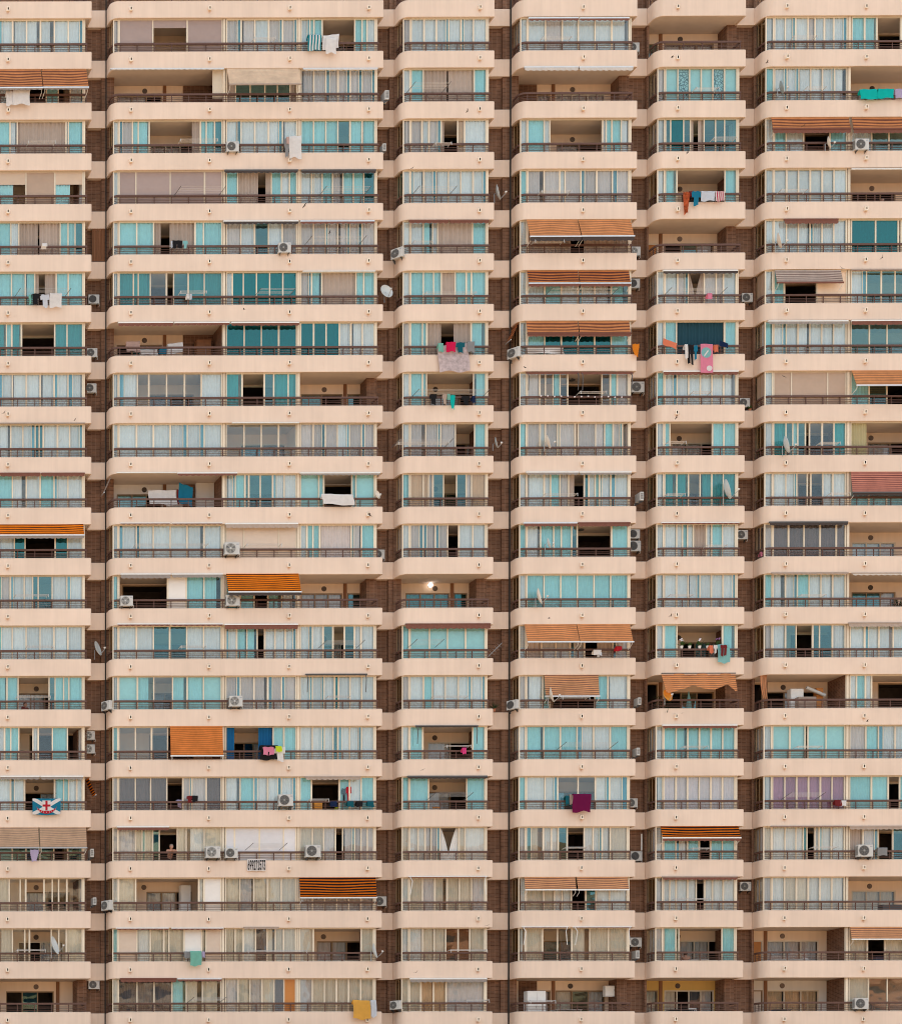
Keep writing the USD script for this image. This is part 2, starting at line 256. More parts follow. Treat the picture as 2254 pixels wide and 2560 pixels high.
COUNT = {}
def fresh(parent, name):
    k = (parent, name); c = COUNT.get(k, 0); COUNT[k] = c + 1
    return f'{parent}/{name}' if c == 0 else f'{parent}/{name}_{c:03d}'

def part(parent, name, mb, m, loc=None, smooth=False, label=None, kind=None, uv=None):
    path = fresh(parent, name)
    u = UsdGeom.Mesh.Define(stage, path)
    v = np.asarray(mb.v, np.float32)
    if loc is not None: v = v - np.asarray(loc, np.float32)
    u.CreatePointsAttr(Vt.Vec3fArray.FromNumpy(np.ascontiguousarray(v)))
    n, c = np.asarray(mb.n, np.int32), np.asarray(mb.c, np.int32)
    u.CreateFaceVertexCountsAttr(Vt.IntArray.FromNumpy(n)); u.CreateFaceVertexIndicesAttr(Vt.IntArray.FromNumpy(c))
    u.CreateSubdivisionSchemeAttr('none')
    if smooth:
        N = np.zeros_like(v); st = np.cumsum(n) - n
        for a, k in zip(st, n):
            q = c[a:a + k]; N[q] += np.cross(v[q[1]] - v[q[0]], v[q[2]] - v[q[0]])
        L = np.linalg.norm(N, axis=1, keepdims=True); N = np.where(L > 0, N / np.maximum(L, 1e-20), [0, 0, 1]).astype(np.float32)
        u.CreateNormalsAttr(Vt.Vec3fArray.FromNumpy(N)); u.SetNormalsInterpolation('vertex')
    if uv is not None:
        UsdGeom.PrimvarsAPI(u).CreatePrimvar('st', Sdf.ValueTypeNames.TexCoord2fArray, 'vertex').Set(Vt.Vec2fArray.FromNumpy(np.asarray(uv, np.float32)))
    UsdShade.MaterialBindingAPI.Apply(u.GetPrim()).Bind(MATS[m])
    if label: u.GetPrim().SetCustomDataByKey('label', label)
    if kind: u.GetPrim().SetCustomDataByKey('kind', kind)
    return path

LABELS = {}
def tag(path, label, cat, group=None, kind=None):
    p = stage.GetPrimAtPath(path)
    if label: p.SetCustomDataByKey('label', label); LABELS[label] = LABELS.get(label, 0) + 1
    if cat: p.SetCustomDataByKey('category', cat)
    if group: p.SetCustomDataByKey('group', group)
    if kind: p.SetCustomDataByKey('kind', kind)
    return path

def thing(name, label, cat, loc=(0, 0, 0), rotz=0.0, scale=None, group=None, ref=None):
    path = fresh('/World', name)
    x = UsdGeom.Xform.Define(stage, path)
    x.AddTranslateOp().Set(Gf.Vec3d(*map(float, loc)))
    if rotz: x.AddRotateZOp().Set(float(rotz))
    if scale: x.AddScaleOp().Set(Gf.Vec3f(*map(float, scale)))
    if ref:
        x.GetPrim().GetReferences().AddInternalReference(ref); x.GetPrim().SetInstanceable(True)
    return tag(path, label, cat, group)

ORD = ['', 'top', 'second', 'third', 'fourth', 'fifth', 'sixth', 'seventh', 'eighth', 'ninth', 'tenth', 'eleventh', 'twelfth', 'thirteenth', 'fourteenth', 'fifteenth', 'sixteenth', 'seventeenth', 'eighteenth', 'nineteenth', 'lowest']
BAYNAME = {'A': 'leftmost bay', 'B1': 'left part of wide bay', 'B2': 'middle of wide bay', 'B3': 'right part of wide bay', 'C': 'third bay', 'D': 'fourth bay', 'E': 'fifth bay', 'F1': 'rightmost bay', 'F2': 'right edge of picture',
           'AB': 'recess beside leftmost bay', 'BC': 'recess right of wide bay', 'CD': 'recess at the dark seam', 'DE': 'recess right of fourth bay', 'EF': 'recess right of fifth bay'}
def where(k, bay): return f'{ORD[k]} floor' + ('' if k in (1, 20) else ' down') + f', {BAYNAME[bay]}'

# ---------------------------------------------------------------- the setting: ground, tower, blocks opposite
FL, RD, TH, PH, SL = 2.85, 1.0, 0.24, 0.97, 0.22     # storey, recess depth, parapet thickness and height, slab
YB = 1.95                                             # plane of the flats' own wall behind the balconies
def zt(k): return ZB + (20 - k) * FL                  # top edge of the parapet of floor k
KS = range(0, 22)

g = MB(); g.grid(np.array([[(x, y, 0.0) for x in np.linspace(-1500, 1500, 7)] for y in np.linspace(-1500, 900, 7)]))
mat('paving', (0.52, 0.35, 0.21), 0.9, noise=0.25, nscale=0.05)
gp = part('/World', 'ground', g, 'paving'); tag(gp, 'pale paved ground around the tower', None, None, 'structure')

XL = {'A': -14.0, 'B': P(265.7, 152, RD)[0], 'C': P(985.3, 150, RD)[0], 'D': P(1276, 147, RD)[0], 'E': P(1616.7, 147, RD)[0], 'F': P(1885, 146, RD)[0]}
XR = {'A': 5.192, 'B': 21.611, 'C': 27.847, 'D': 35.87, 'E': 41.967, 'F': 62.0}
BLOCKS = 'ABCDEF'
T = thing('apartment_tower', 'cream apartment tower with rows of glazed balconies and brown brick recesses', 'building')

# hidden body of the tower: rear mass and roof
part(T, 'rear_mass', MB().box(-14, 62, 4.7, 16, 0, ZB + 21 * FL), 'cream_wall')
part(T, 'roof', MB().box(-14.3, 62.3, 1.3, 16.3, ZB + 21 * FL + 0.01, ZB + 21 * FL + 0.5), 'cream_wall')
part(T, 'base_wall', MB().box(-14, 62, 0.6, 4.69, 0, zt(21) - PH - 0.01), 'brown_brick')

ZTOP = ZB + 21 * FL
for i, b in enumerate(BLOCKS):
    xl, xr = XL[b], XR[b]
    if b != 'F':
        nx = XL[BLOCKS[i + 1]]
        part(T, 'recess_wall', MB().box(xr + 0.003, nx - 0.003, 1.25, 1.6, zt(21) - PH, ZTOP), 'brown_brick')
        gpw = {'A': .25, 'B': .25, 'C': .42, 'D': 0, 'E': 0}[b]
        if gpw: part(T, 'brick_pier', MB().box(nx - gpw, nx - 0.006, 1.06, 1.247, zt(21) - PH, ZTOP), 'brown_brick')
        part(T, 'brick_pier', MB().box(xr - 0.55, xr, RD + .003, YB - .003, zt(21) - PH, ZTOP), 'brown_brick')
    if b != 'A':
        part(T, 'brick_pier', MB().box(xl, xl + (.45 if b in 'BCD' else .12), RD + .003, YB - .003, zt(21) - PH, ZTOP), 'brown_brick')
for nx, rad in ((XL['D'] - .03, .045), (XL['B'] - .03, .035)):
    part(T, 'downpipe', MB().tube([(nx, 0.93, zt(21) - PH), (nx, 0.93, ZTOP)], rad, 8), 'pipe_black')

def outline(b, ins):
    xl, xr, r, rs = XL[b], XR[b], 0.45, 0.09
    pts = [(xl, RD, -1, 0)]
    for t in np.linspace(0, 1, 9):
        a = math.pi + t * math.pi / 2; pts.append((xl + r + r * math.cos(a), r + r * math.sin(a), math.cos(a), math.sin(a)))
    for t in np.linspace(0, 1, 4):
        a = 1.5 * math.pi + t * math.pi / 2; pts.append((xr - rs + rs * math.cos(a), rs + rs * math.sin(a), math.cos(a), math.sin(a)))
    pts.append((xr, RD, 1, 0))
    o = []
    for x, y, nx, ny in pts:
        q = min(ins, 1e9)
        X, Yv = x - nx * q, y - ny * q
        o.append((max(min(X, xr - q), xl + q), max(Yv, q) if y < RD else y))
    return o

SPOUT = {'A': [-360, -170, 19], 'B': [326, 522, 722, 919], 'C': [1196], 'D': [1454], 'E': [1690], 'F': [1962, 2160, 2360, 2560]}
def balcony(b, k):
    z1 = zt(k); z0 = z1 - PH; zf = z0 + SL; m = MB()
    prof = [(0.10, z0 + .03), (0.10, z0), (0.012, z0), (0, z0 + .012), (0, z1 - .05), (0.014, z1 - .016), (0.05, z1), (TH - .03, z1), (TH, z1 - .03), (TH, zf)]
    rows = np.array([[(x, y, z) for x, y in outline(b, i)] for i, z in prof])
    m.grid(rows[:, ::-1])
    p = part(T, 'balcony', m, 'cream_render')
    n = len(outline(b, 0.0))
    o = outline(b, TH - .001); m = MB(); m.add([(x, y, zf) for x, y in o], [tuple(range(n))])
    m.add([(XL[b], RD, zf), (XR[b], RD, zf), (XR[b], YB, zf), (XL[b], YB, zf)], [(0, 1, 2, 3)]); part(p, 'floor', m, 'floor_tile')
    o = outline(b, 0.099); m = MB(); m.add([(x, y, z0 + .03) for x, y in o], [tuple(range(n - 1, -1, -1))])
    m.add([(XL[b], RD, z0 + .03), (XR[b], RD, z0 + .03), (XR[b], YB, z0 + .03), (XL[b], YB, z0 + .03)], [(3, 2, 1, 0)]); part(p, 'soffit', m, 'soffit')
    for sx in SPOUT[b]:
        x = P(sx, 1300, 0)[0]; zc = z1 - .46 + rng.uniform(-.012, .012); sl = rng.uniform(.08, .15); m = MB()
        m.box(x - .085, x + .075, -sl, .02, zc - .125, zc - .075); m.box(x - .085, x - .035, -sl, .02, zc - .075, zc + .1); m.box(x + .035, x + .075, -sl, .02, zc - .075, zc + .1); m.box(x - .035, x + .035, -sl, .02, zc + .07, zc + .1)
        part(p, 'drain_spout', m, 'spout_cream')
        rx = rng.uniform(.13, .2); m = MB(); m.add([(x - rx, -.003, zc + .16), (x + rx, -.003, zc + .16), (x + rx, -.003, zc - .32), (x - rx, -.003, zc - .32)], [(3, 2, 1, 0)])
        part(p, 'stain', m, 'rust_stain', uv=[(0, 0), (1, 0), (1, 1), (0, 1)])
        part(p, 'drain_opening', MB().box(x - .034, x + .034, -.07, -.004, zc - .074, zc + .069), 'dark_hole')
    return p

def sweep(b, ins, w, z0, z1, back=0.92, xend=0.16):
    """A rail of rectangular section following the balcony's edge."""
    xl, xr, r = XL[b] + ins, XR[b] - ins - xend, 0.34
    pts = [(xl, back, -1, 0)] + [(xl + r + r * math.cos(math.pi + t * math.pi / 2), ins + r + r * math.sin(math.pi + t * math.pi / 2), math.cos(math.pi + t * math.pi / 2), math.sin(math.pi + t * math.pi / 2)) for t in np.linspace(0, 1, 6)] + [(xr, ins, .7071, -.7071), (xr, back, 1, 0)]
    h = w / 2; ring = []
    for x, y, nx, ny in pts:
        q = h * (1.414 if abs(nx) == .7071 else 1)
        ring.append([(x + nx * q, y + ny * q, z0), (x + nx * q, y + ny * q, z1), (x - nx * q, y - ny * q, z1), (x - nx * q, y - ny * q, z0), (x + nx * q, y + ny * q, z0)])
    m = MB(); m.grid(np.array(ring)[:, ::-1]); return m

def railing(b, k):
    z = zt(k)
    p = part(T, 'railing', sweep(b, .12, .075, z + .415, z + .52), 'rail_brown')
    for h in (.085, .18, .275): part(p, 'rail_bar', sweep(b, .12, .022, z + h, z + h + .022), 'rail_brown')
    xl, xr = XL[b] + .12, XR[b] - .28
    n = max(2, int(round((xr - xl - .4) / .965))); xs = [xl + .42 + (xr - xl - .42) * i / n for i in range(n + 1)]
    if b in 'A': xs = [x for x in xs if x > -6]
    if b in 'F': xs = [x for x in xs if x < 57]
    for x in xs: part(p, 'post', MB().box(x - .02, x + .02, .10, .14, z - .01, z + .414), 'rail_brown')
    for y in (.88, .5): part(p, 'post', MB().box(xl - .02, xl + .02, y - .02, y + .02, z - .01, z + .414), 'rail_brown')

for k in KS:
    for i, b in enumerate(BLOCKS):
        balcony(b, k)
        railing(b, k)
        if b != 'F':
            part(T, 'spandrel_band', MB().bevbox(XR[b] + .004, XL[BLOCKS[i + 1]] - .004, .97, 1.3, zt(k) - PH + .002, zt(k) - .002, .02), 'cream_render')

# ---------------------------------------------------------------- glazing
BX = {'A0': (-230, -12), 'A': (-6, 208), 'B1': (297, 556), 'B2': (565, 743), 'B3': (751, 938), 'C': (1026, 1216), 'D': (1318, 1573), 'E': (1662, 1842), 'F1': (1934, 2117), 'F2': (2127, 2310)}
YG = 0.20
BAYX = {n: (P(a, 90, YG)[0], P(c, 90, YG)[0]) for n, (a, c) in BX.items()}
BLK = {'A0': 'A', 'A': 'A', 'B1': 'B', 'B2': 'B', 'B3': 'B', 'C': 'C', 'D': 'D', 'E': 'E', 'F1': 'F', 'F2': 'F'}

GL = {  # code: (glass, what hangs behind it)
    'W': ('glass_pale', 'curtain_white'), 'L': ('glass_pale', 'curtain_pale'), 'G': ('glass_clear', 'curtain_grey'), 'T': ('glass_teal', 'curtain_white'), 'A': ('glass_aqua', 'blind_white'), 'U': ('glass_teal', 'curtain_teal'),
    'D': ('glass_deep', 'curtain_deep'), 'N': ('glass_slate', None), 'C': ('glass_pale', None), 'K': (None, None), 'O': (None, None), 'B': (None, 'curtain_beige'), 'J': ('glass_clear', 'curtain_charcoal'), 'V': (None, 'curtain_grey'),
    'P': ('glass_clear', 'curtain_purple'), 'Y': ('glass_clear', 'curtain_tan'), 'I': ('glass_clear', 'curtain_lilac'), 'Z': ('glass_deep', 'curtain_teal'), 'z': (None, 'curtain_navy'), 'Q': (None, 'curtain_royal'), 'R': ('panel', 'panel_white'), 'H': ('glass_pale', 'blind_white'),
    'S': ('shutter', 'shutter_tan'), 'M': ('shutter', 'shutter_mauve'), 'E': ('shutter', 'shutter_cream'), 'h': ('shutter', 'shutter_white'), 's': ('half', 'shutter_sand'), 'k': ('half', 'shutter_mauve'), 'X': ('panel', 'cream_wall'),
    'r': ('glass_mirror', None), 'n': ('glass_bronze', 'curtain_olive'), 'y': (None, 'curtain_straw'), 'w': ('glass_clear', 'curtain_cream'), 'q': (None, 'curtain_beige'), 'p': (None, 'curtain_beige'), 'c': (None, 'curtain_pale'), 'd': (None, 'curtain_pale'), 'm': ('glass_slate', 'curtain_deep'), 'a': ('glass_aqua', 'blind_slate'), 'f': ('panel', 'wood_orange')}

def curtain(x0, x1, y, z0, z1, kind, left=None, right=None):
    """Hanging cloth in uneven pleats; left/right give the free edge's place at the bottom as a share of the width."""
    w = x1 - x0; nx = max(5, int(w / .03)); nz = 7 if left is not None or right is not None else 3
    lam, amp, ph = rng.uniform(.14, .27), rng.uniform(.018, .032), rng.uniform(0, 6.3)
    if kind in ('curtain_navy', 'curtain_royal', 'curtain_teal', 'curtain_beige'): lam, amp = lam * 1.1, amp * 1.3
    if kind in ('blind_white', 'blind_slate'): amp, nx = .002, 3
    u = np.linspace(0, 1, nx + 1); g = np.zeros((nz, nx + 1, 3)); wob = rng.uniform(-.004, .004)
    for r in range(nz):
        t = r / (nz - 1)                                    # 0 top, 1 bottom
        a, c = x0, x1
        if left is not None: a = x0 + w * left * (1 - t) ** 1.6
        if right is not None: c = x1 - w * right * (1 - t) ** 1.6
        x = a + (c - a) * u + wob * t * w * np.sin(u * 3.1)
        s = x if left is None and right is None else x0 + w * u
        g[r, :, 0] = x; g[r, :, 2] = z1 - (z1 - z0) * t
        g[r, :, 1] = y + amp * np.sin(2 * np.pi * s / lam + ph + .3 * np.sin(s * 5 + ph)) + amp * .7 * np.sin(2 * np.pi * s / (lam * 2.7) + 2 * ph) * (.6 + .4 * t)
    return MB().grid(g)

def slats(x0, x1, y, z0, z1, pitch=.052, dep=.010, tilt=1):
    n = max(3, int((z1 - z0) / pitch)); rows = []
    for i in range(n):
        a = z1 - (z1 - z0) * i / n; c = z1 - (z1 - z0) * (i + 1) / n
        rows += [[(x0, y, a), (x1, y, a)], [(x0, y - dep, c + .012), (x1, y - dep, c + .012)], [(x0, y, c + .004), (x1, y, c + .004)]]
    return MB().grid(np.array(rows))

def parse(code):
    import re
    found = re.findall(r'([A-Za-z])([0-9.]*)', code); given = [float(n) for _, n in found if n]
    usual = 1.0 if not given else max(60.0, sum(given) / len(given))       # a letter without a width
    return [(ch, float(n) if n else usual) for ch, n in found]

OPENS = 'OKBVzQyqpcd'
def xform(m, ox, oy, dx, dy):
    """Turns a mesh built along +x at y = 0 so that it runs along (dx, dy) from (ox, oy)."""
    m.v = [(ox + x * dx - y * dy, oy + x * dy + y * dx, z) for x, y, z in m.v]; return m

def glazing(code, k, x0, x1, tr=None, name='window', fd=.045, doors=None):
    """A run of panes, shutters, curtains and gaps between x0 and x1; tr turns it out of the facade's plane."""
    if tr is None: tr = lambda m: xform(m, 0, YG, 1, 0)
    z0, z1 = zt(k) - .02, zt(k - 1) - PH + .026
    toks = parse(code); tot = sum(w for _, w in toks); fr = MB(); x = x0; side = name == 'side_window'; jw = .028 if side else .06
    inner0, inner1 = x0 + jw, x1 - jw
    edges = [inner0]
    for _, w in toks: edges.append(edges[-1] + (inner1 - inner0) * w / tot)
    fr.box(x0, x1, -fd, fd, z1 - .075, z1); fr.box(x0, x1, -fd, fd, z0, z0 + .055)
    fr.box(x0, inner0, -fd * .9, fd * .9, z0 + .055, z1 - .075); fr.box(inner1, x1, -fd * .9, fd * .9, z0 + .055, z1 - .075)
    spans = []
    for i, (ch, w) in enumerate(toks):
        a, c = edges[i], edges[i + 1]
        mwl = mwr = 0.0
        if i > 0 and not (ch in OPENS and toks[i - 1][0] in OPENS): mwl = .017 if side else .036
        if i < len(toks) - 1 and not (ch in OPENS and toks[i + 1][0] in OPENS):
            mwr = .017 if side else .036; mw = .016 if side else rng.choice((.032, .036, .045)); off = rng.choice((0, 0, .012))
            fr.box(c - mw, c + mw, -fd * .8 + off, fd * .8, z0 + .055, z1 - .075)
        spans.append((ch, a + mwl, c - mwr))
    p = part(T, name, tr(fr), 'frame_brown' if side else 'frame_cream')
    a0, a1 = z0 + .056, z1 - .076
    for ch, a, c in spans:
        gl, hang = GL[ch]
        if c - a < .02: continue
        if gl == 'shutter':
            part(p, 'roller_shutter', tr(slats(a, c, -.01, a0, a1)), hang); continue
        if gl == 'panel':
            part(p, 'panel', tr(MB().box(a, c, -.012, .012, a0, a1)), hang); continue
        if gl == 'half':
            zz = a1 - (a1 - a0) * (.38 if ch == 's' else .24)
            part(p, 'roller_shutter', tr(slats(a, c, -.01, zz, a1)), hang)
            if ch == 's':
                mid = a + (c - a) * .55
                part(p, 'pane', tr(MB().box(a, mid, .0, .005, a0, zz)), 'glass_aqua'); part(p, 'curtain', tr(curtain(a, mid, .07, a0, zz, 'curtain_white')), 'curtain_white')
            continue
        if gl == 'glass_pale' and k >= 17: gl = 'glass_clear'
        if ch in 'LWG' and k < 18 and name == 'window' and c - a > .4 and rng.random() < .3:      # the neighbouring sash slid across
            sw = (c - a) * rng.uniform(.16, .3); sx = a if rng.random() < .5 else c - sw
            part(p, 'sash_pane', tr(MB().box(sx, sx + sw, -.026, -.021, a0, a1)), 'glass_teal')
            ex = sx + sw if sx == a else sx; part(p, 'sash_stile', tr(MB().box(ex - .018, ex + .018, -.03, -.012, a0, a1)), 'frame_cream')
        if gl:
            part(p, 'pane', tr(MB().box(a + .001, c - .001, .0, .005, a0, a1)), gl)
        if ch == 'H': part(p, 'blind', tr(slats(a, c, .1, a0, a1, .06, .03)), hang)
        elif hang:
            g0 = g1 = 0.0
            if ch in 'WLTGU' and rng.random() < .2:
                if rng.random() < .5: g0 = (c - a) * rng.uniform(.1, .3)
                else: g1 = (c - a) * rng.uniform(.1, .3)
            if k >= 17 and ch in 'WLG' and rng.random() < (.25, .45, .6, .6)[k - 17]: hang = 'curtain_cream'
            kw = {'q': {'right': .75}, 'p': {'left': .75}, 'c': {'right': .8}, 'd': {'left': .8}}.get(ch, {})
            part(p, 'curtain', tr(curtain(a - .02 + g0, c + .02 - g1, .085, a0 - .03, a1 + .02, hang, **kw)), hang)
    return spans

# doors and walls behind the balconies -------------------------------------------------
def backwall(b, k, doors, wallmat='cream_wall'):
    """The flat's own wall with real openings; doors: list of (x0, x1, code); each opening has a dark room behind it."""
    z0, z1 = zt(k) - PH + SL, zt(k - 1) - PH + .03; h = z0 + 2.12; top = z1 - .06; xl, xr = XL[b] + .001, XR[b] - .001
    if b == 'A': xl = -5.0
    if b == 'F': xr = 56.0
    cut, x = MB(), xl
    doors = sorted(doors)
    good = []
    for d in doors:
        a, c = max(d[0], xl + .05), min(d[1], xr - .05)
        if good and a < good[-1][1] + .12: a = good[-1][1] + .12
        if c - a > .35: good.append((a, c, d[2]))
    for a, c, _ in good:
        cut.box(x, a, YB, YB + .15, z0, z1); cut.box(a, c, YB, YB + .15, top if _ == 'K' else h, z1); x = c
    cut.box(x, xr, YB, YB + .15, z0, z1)
    w = part(T, 'back_wall', cut, wallmat)
    for a, c, code in good:
        h = top if code == 'K' else z0 + 2.12
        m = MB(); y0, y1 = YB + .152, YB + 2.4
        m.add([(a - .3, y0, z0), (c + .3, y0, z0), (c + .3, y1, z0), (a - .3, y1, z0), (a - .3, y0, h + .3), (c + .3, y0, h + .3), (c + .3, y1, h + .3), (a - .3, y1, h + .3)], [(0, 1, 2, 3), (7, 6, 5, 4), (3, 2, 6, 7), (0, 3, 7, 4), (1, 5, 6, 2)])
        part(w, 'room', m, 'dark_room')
        toks = parse(code); tot = sum(q for _, q in toks); fr = MB()
        y0, y1 = YB + .02, YB + .09
        fr.box(a, c, y0, y1, h - .07, h); fr.box(a, a + .06, y0, y1, z0, h - .07); fr.box(c - .06, c, y0, y1, z0, h - .07)
        x = a + .06; W = c - a - .12; panes = []
        for i, (ch, q) in enumerate(toks):
            e = x + W * q / tot
            if i < len(toks) - 1: fr.box(e - .03, e + .03, y0, y1, z0, h - .07)
            panes.append((ch, x + .03, e - .03)); x = e
        part(w, 'door_frame', fr, 'frame_brown' if rng.random() < .6 else 'frame_cream')
        for ch, pa, pc in panes:
            if ch == 'K' or pc - pa < .05: continue
            gl, hang = GL[ch]
            if gl in ('panel', 'shutter'):
                part(w, 'door_leaf', MB().box(pa, pc, YB + .04, YB + .07, z0, h - .07), hang); continue
            if gl: part(w, 'door_pane', MB().box(pa, pc, YB + .045, YB + .05, z0 + .02, h - .07), gl)
            if hang: part(w, 'curtain', curtain(pa, pc, YB + .2, z0 + .02, h - .05, hang), hang)
    return w

def vent(w, px, py, r=.15):
    q = P(px, py, YB); m = MB()
    m.cyl((q[0], YB - .05, q[2]), (0, 1, 0), r * .8, r, .05, 16); m.cyl((q[0], YB - .06, q[2]), (0, 1, 0), r * .35, r * .4, .01, 10)
    part(w, 'vent_cover', m, 'vent_grey')

# ---------------------------------------------------------------- what fills every bay, floor by floor (1 = top floor in view)
# letters: kinds of pane, curtain, shutter or gap, with their widths; '-' = balcony left open
ROWS = {
 1: dict(A='LLLLLL', B1='M100k105M105', B2='GGLGG', B3='L50T25T50O200T45T30L45', C='LLLLLL', D='W110G110L105W110W110W110', E='-', F1='LLW80G45L60L60L80', F2='T65T65K130T60T60'),
 2: dict(A='LKKKT70KL', B1='-', B2='B40N70N70N60N60B30', B3='GGGGGG', C='T70B145K15B150T70', D='-', E='AaAAaA', F1='WWWWWW', F2='-'),
 3: dict(A='T70L45B300L15T85', B1='G75T35T65O260B45T35T50m40', B2='WWWWW', B3='TTTNTT', C='G60L40G70B20K75Y40L120', D='T110L40O370L25T40T65L50', E='N30D85N45B25K35B30N75N60N75', F1='T85W130K200T120', F2='L80N70N70N70'),
 4: dict(A='s170S180s170', B1='M100M215M215M105', B2='T65B125K50B30T60L50T40', B3='LLTGTTm', C='LLLLLL', D='GGL20GGGG', E='T80O355T80', F1='HHHHHL', F2='-'),
 5: dict(A='T70L45B110K12B115T45T40m40', B1='T100T100B45K55B145T50T105', B2='GLNLG', B3='GGGGGG', C='L70T55L30B205T75', D='BBBKBBB', E='-', F1='LLLLLL', F2='D120D115K15D110'),
 6: dict(A='T75T80T55B25K40B60T70T80', B1='U85U30U75C100K45N90U100U105', B2='W25Z50Z60Z60Z60Z60', B3='G60T60B200T45T60', C='T70T60T45B80T65T30T80', D='LTWWLT', E='L75G65q50p50G75G45L75', F1='T75K90K160X220', F2='L75N75N70N70L70'),
 7: dict(A='U45T30U55K190U70U85', B1='-', B2='DDDD', B3='D70D70D75W65W65W65', C='T65T25B85K75B95T80', D='TDDDDT', E='T75z330T75', F1='LLLLLL', F2='NNNN'),
 8: dict(A='LLLLLL', B1='L95C60C95C95C90L105', B2='U90K130N55U85U45', B3='-', C='T70T25O290T70', D='G85C40C55T50C55K245C60T50G75', E='WWWWWW', F1='S130S275S135', F2='TNK100T'),
 9: dict(A='LLL60m20m20L70LL', B1='LLLLLL', B2='CCCC', B3='GGGLGG', C='GGGO160T85', D='G80L35G80T15G100B20G115G60T55G60K35', E='T35O320T85T85', F1='U85N50T35N55K30C90C85U80', F2='y95O235T90'),
 10: dict(A='TWWTWW', B1='-', B2='W45T50N20N60N65W60W60', B3='A110T30K175T25A110', C='Y70Y30G25N60O75N55G30Y75', D='L115L45T65G60B40K70m30L45T30L80L115', E='UUCUUU', F1='W85W75C75K25C85W70W85', F2='TTTT'),
 11: dict(A='L90D60K170D70L80', B1='LLLLLL', B2='E110E225E110', B3='W35T35T40V185G60T70', C='GGGK75L95L80', D='W95T95T55T75N40K250T115', E='L80L40T35L40B90L35T75L85', F1='J105J110J115J115J60', F2='-'),
 12: dict(A='GL75L45m30N75L80L80', B1='K300R115T110T105', B2='TTK90TL', B3='-', C='-', D='TTTTTT', E='LLLLLL', F1='LLTLLL', F2='-'),
 13: dict(A='LLLLLL', B1='L105L105N100N105L105L105', B2='WTTK45WLL', B3='L70W65N60O70N60W40L75', C='A115A110A110A115', D='BGGGKBG', E='T90O340T90', F1='L80N70K110N45N85L80', F2='LLLLL'),
 14: dict(A='T50T65O180N35T50T30T75', B1='A105T95C110T85T95A100', B2='GGGGG', B3='LLL55D20LLL', C='LT40LLLL', D='W90T40K130K130T75W110', E='-', F1='-', F2='W40T60W40K330'),
 15: dict(A='L35T35T45K80W30C80T85O80', B1='C105C105C105K115K115K115', B2='Q50O150Q85T65T70', B3='WWW45N25WWW', C='T75O305T70', D='TTTLLT', E='TTTTTT', F1='A115A105K20A125A125', F2='G75T60L80L65D60'),
 16: dict(A='W75W85O185T55T30W50L30', B1='J90J85J90K90G50G80J80', B2='WTWWW', B3='T65K165T60W70T70', C='T110O230T105', D='W115W80C130C110W90W110', E='IIIIII', F1='PPPPPP', F2='T120T95K65T80T40'),
 17: dict(A='NNNNKN', B1='G100G40G65N40K110w55W110w100', B2='h50h150h145h70', B3='G75G70G75K45G75G40G40G35', C='W45L40G35G50c55d55L35W110', D='L110L55L45N60K115L60L60L55L110', E='TWTKTT', F1='W85W75W50U25K55L30L85L85', F2='B75G85K85N85G75'),
 18: dict(A='GC60C30O100C45C35C45C80', B1='L100O380W30R100', B2='wGwGw', B3='GGGGGG', C='GGGGGG', D='w110w70W50L60K95m65L90L110', E='L40L45L80L60K60L55L75L75', F1='LLLLLL', F2='-'),
 19: dict(A='G75C65C25O115C40C40G80', B1='E105L80L80w30W90R105L25E85', B2='w55w50W75J70G50w50w70', B3='W85O310w75', C='W75w70G70r75r70w85', D='w110C105C100W125W130w125', E='T75N20O275T75', F1='-', F2='WK100LL'),
 20: dict(A='-', B1='J100J95J100T80W90W100', B2='GGGWJ50f55', B3='GGGGGG', C='G65Y75Y75G225', D='-', E='-', F1='-', F2='G80r80r80r60'),
}
MID = {'B1': (457, 411), 'B3': None}
def xd(px, y=YB, py=1280): return P(px, py, y)[0]
def doorset(bay, code, k):
    """Openings in the wall behind an open balcony, as each flat type has them."""
    y = (k - 1) * 126.4 + 110
    f = lambda a, c, s: (P(a, y, YB)[0], P(c, y, YB)[0], s)
    return {'A': [f(15, 135, code or 'KNG')], 'B1': [f(292, 405, code or 'GGK')], 'B2': [f(590, 680, 'KG')], 'B3': [f(752, 856, code or 'GGG'), f(868, 902, 'N')], 'C': [f(1013, 1124, code or 'DDD'), f(1134, 1168, 'D')], 'D': [f(1342, 1376, 'G'), f(1388, 1512, code or 'GGG')],
            'E': [f(1612, 1644, {1: 'N', 5: 'f', 20: 'w'}.get(k, 'K')), f(1660, 1784, code or 'GGG')], 'F1': [f(1880, 1906, {19: 'f', 20: 'E'}.get(k, 'K')), f(1916, 2046, code or 'GGG')], 'F2': [f(2128, 2238, code or 'GGG')]}[bay]
DOORS = {('A', 20): 'KNK', ('B1', 2): 'GGK', ('B1', 7): 'KDK', ('B1', 10): 'TNK', ('B3', 8): 'UK', ('B3', 12): 'GGG', ('C', 12): 'UUU', ('D', 2): 'GGG', ('D', 20): 'wNG', ('E', 1): 'GGG', ('E', 5): 'KNG', ('E', 14): 'KNK', ('E', 20): 'wKJG', ('F1', 14): 'KGK', ('F1', 19): 'GGG', ('F1', 20): 'YYY', ('F2', 2): 'GGG', ('F2', 4): 'KKK', ('F2', 11): 'LLG', ('F2', 12): 'mmG', ('F2', 18): 'www'}
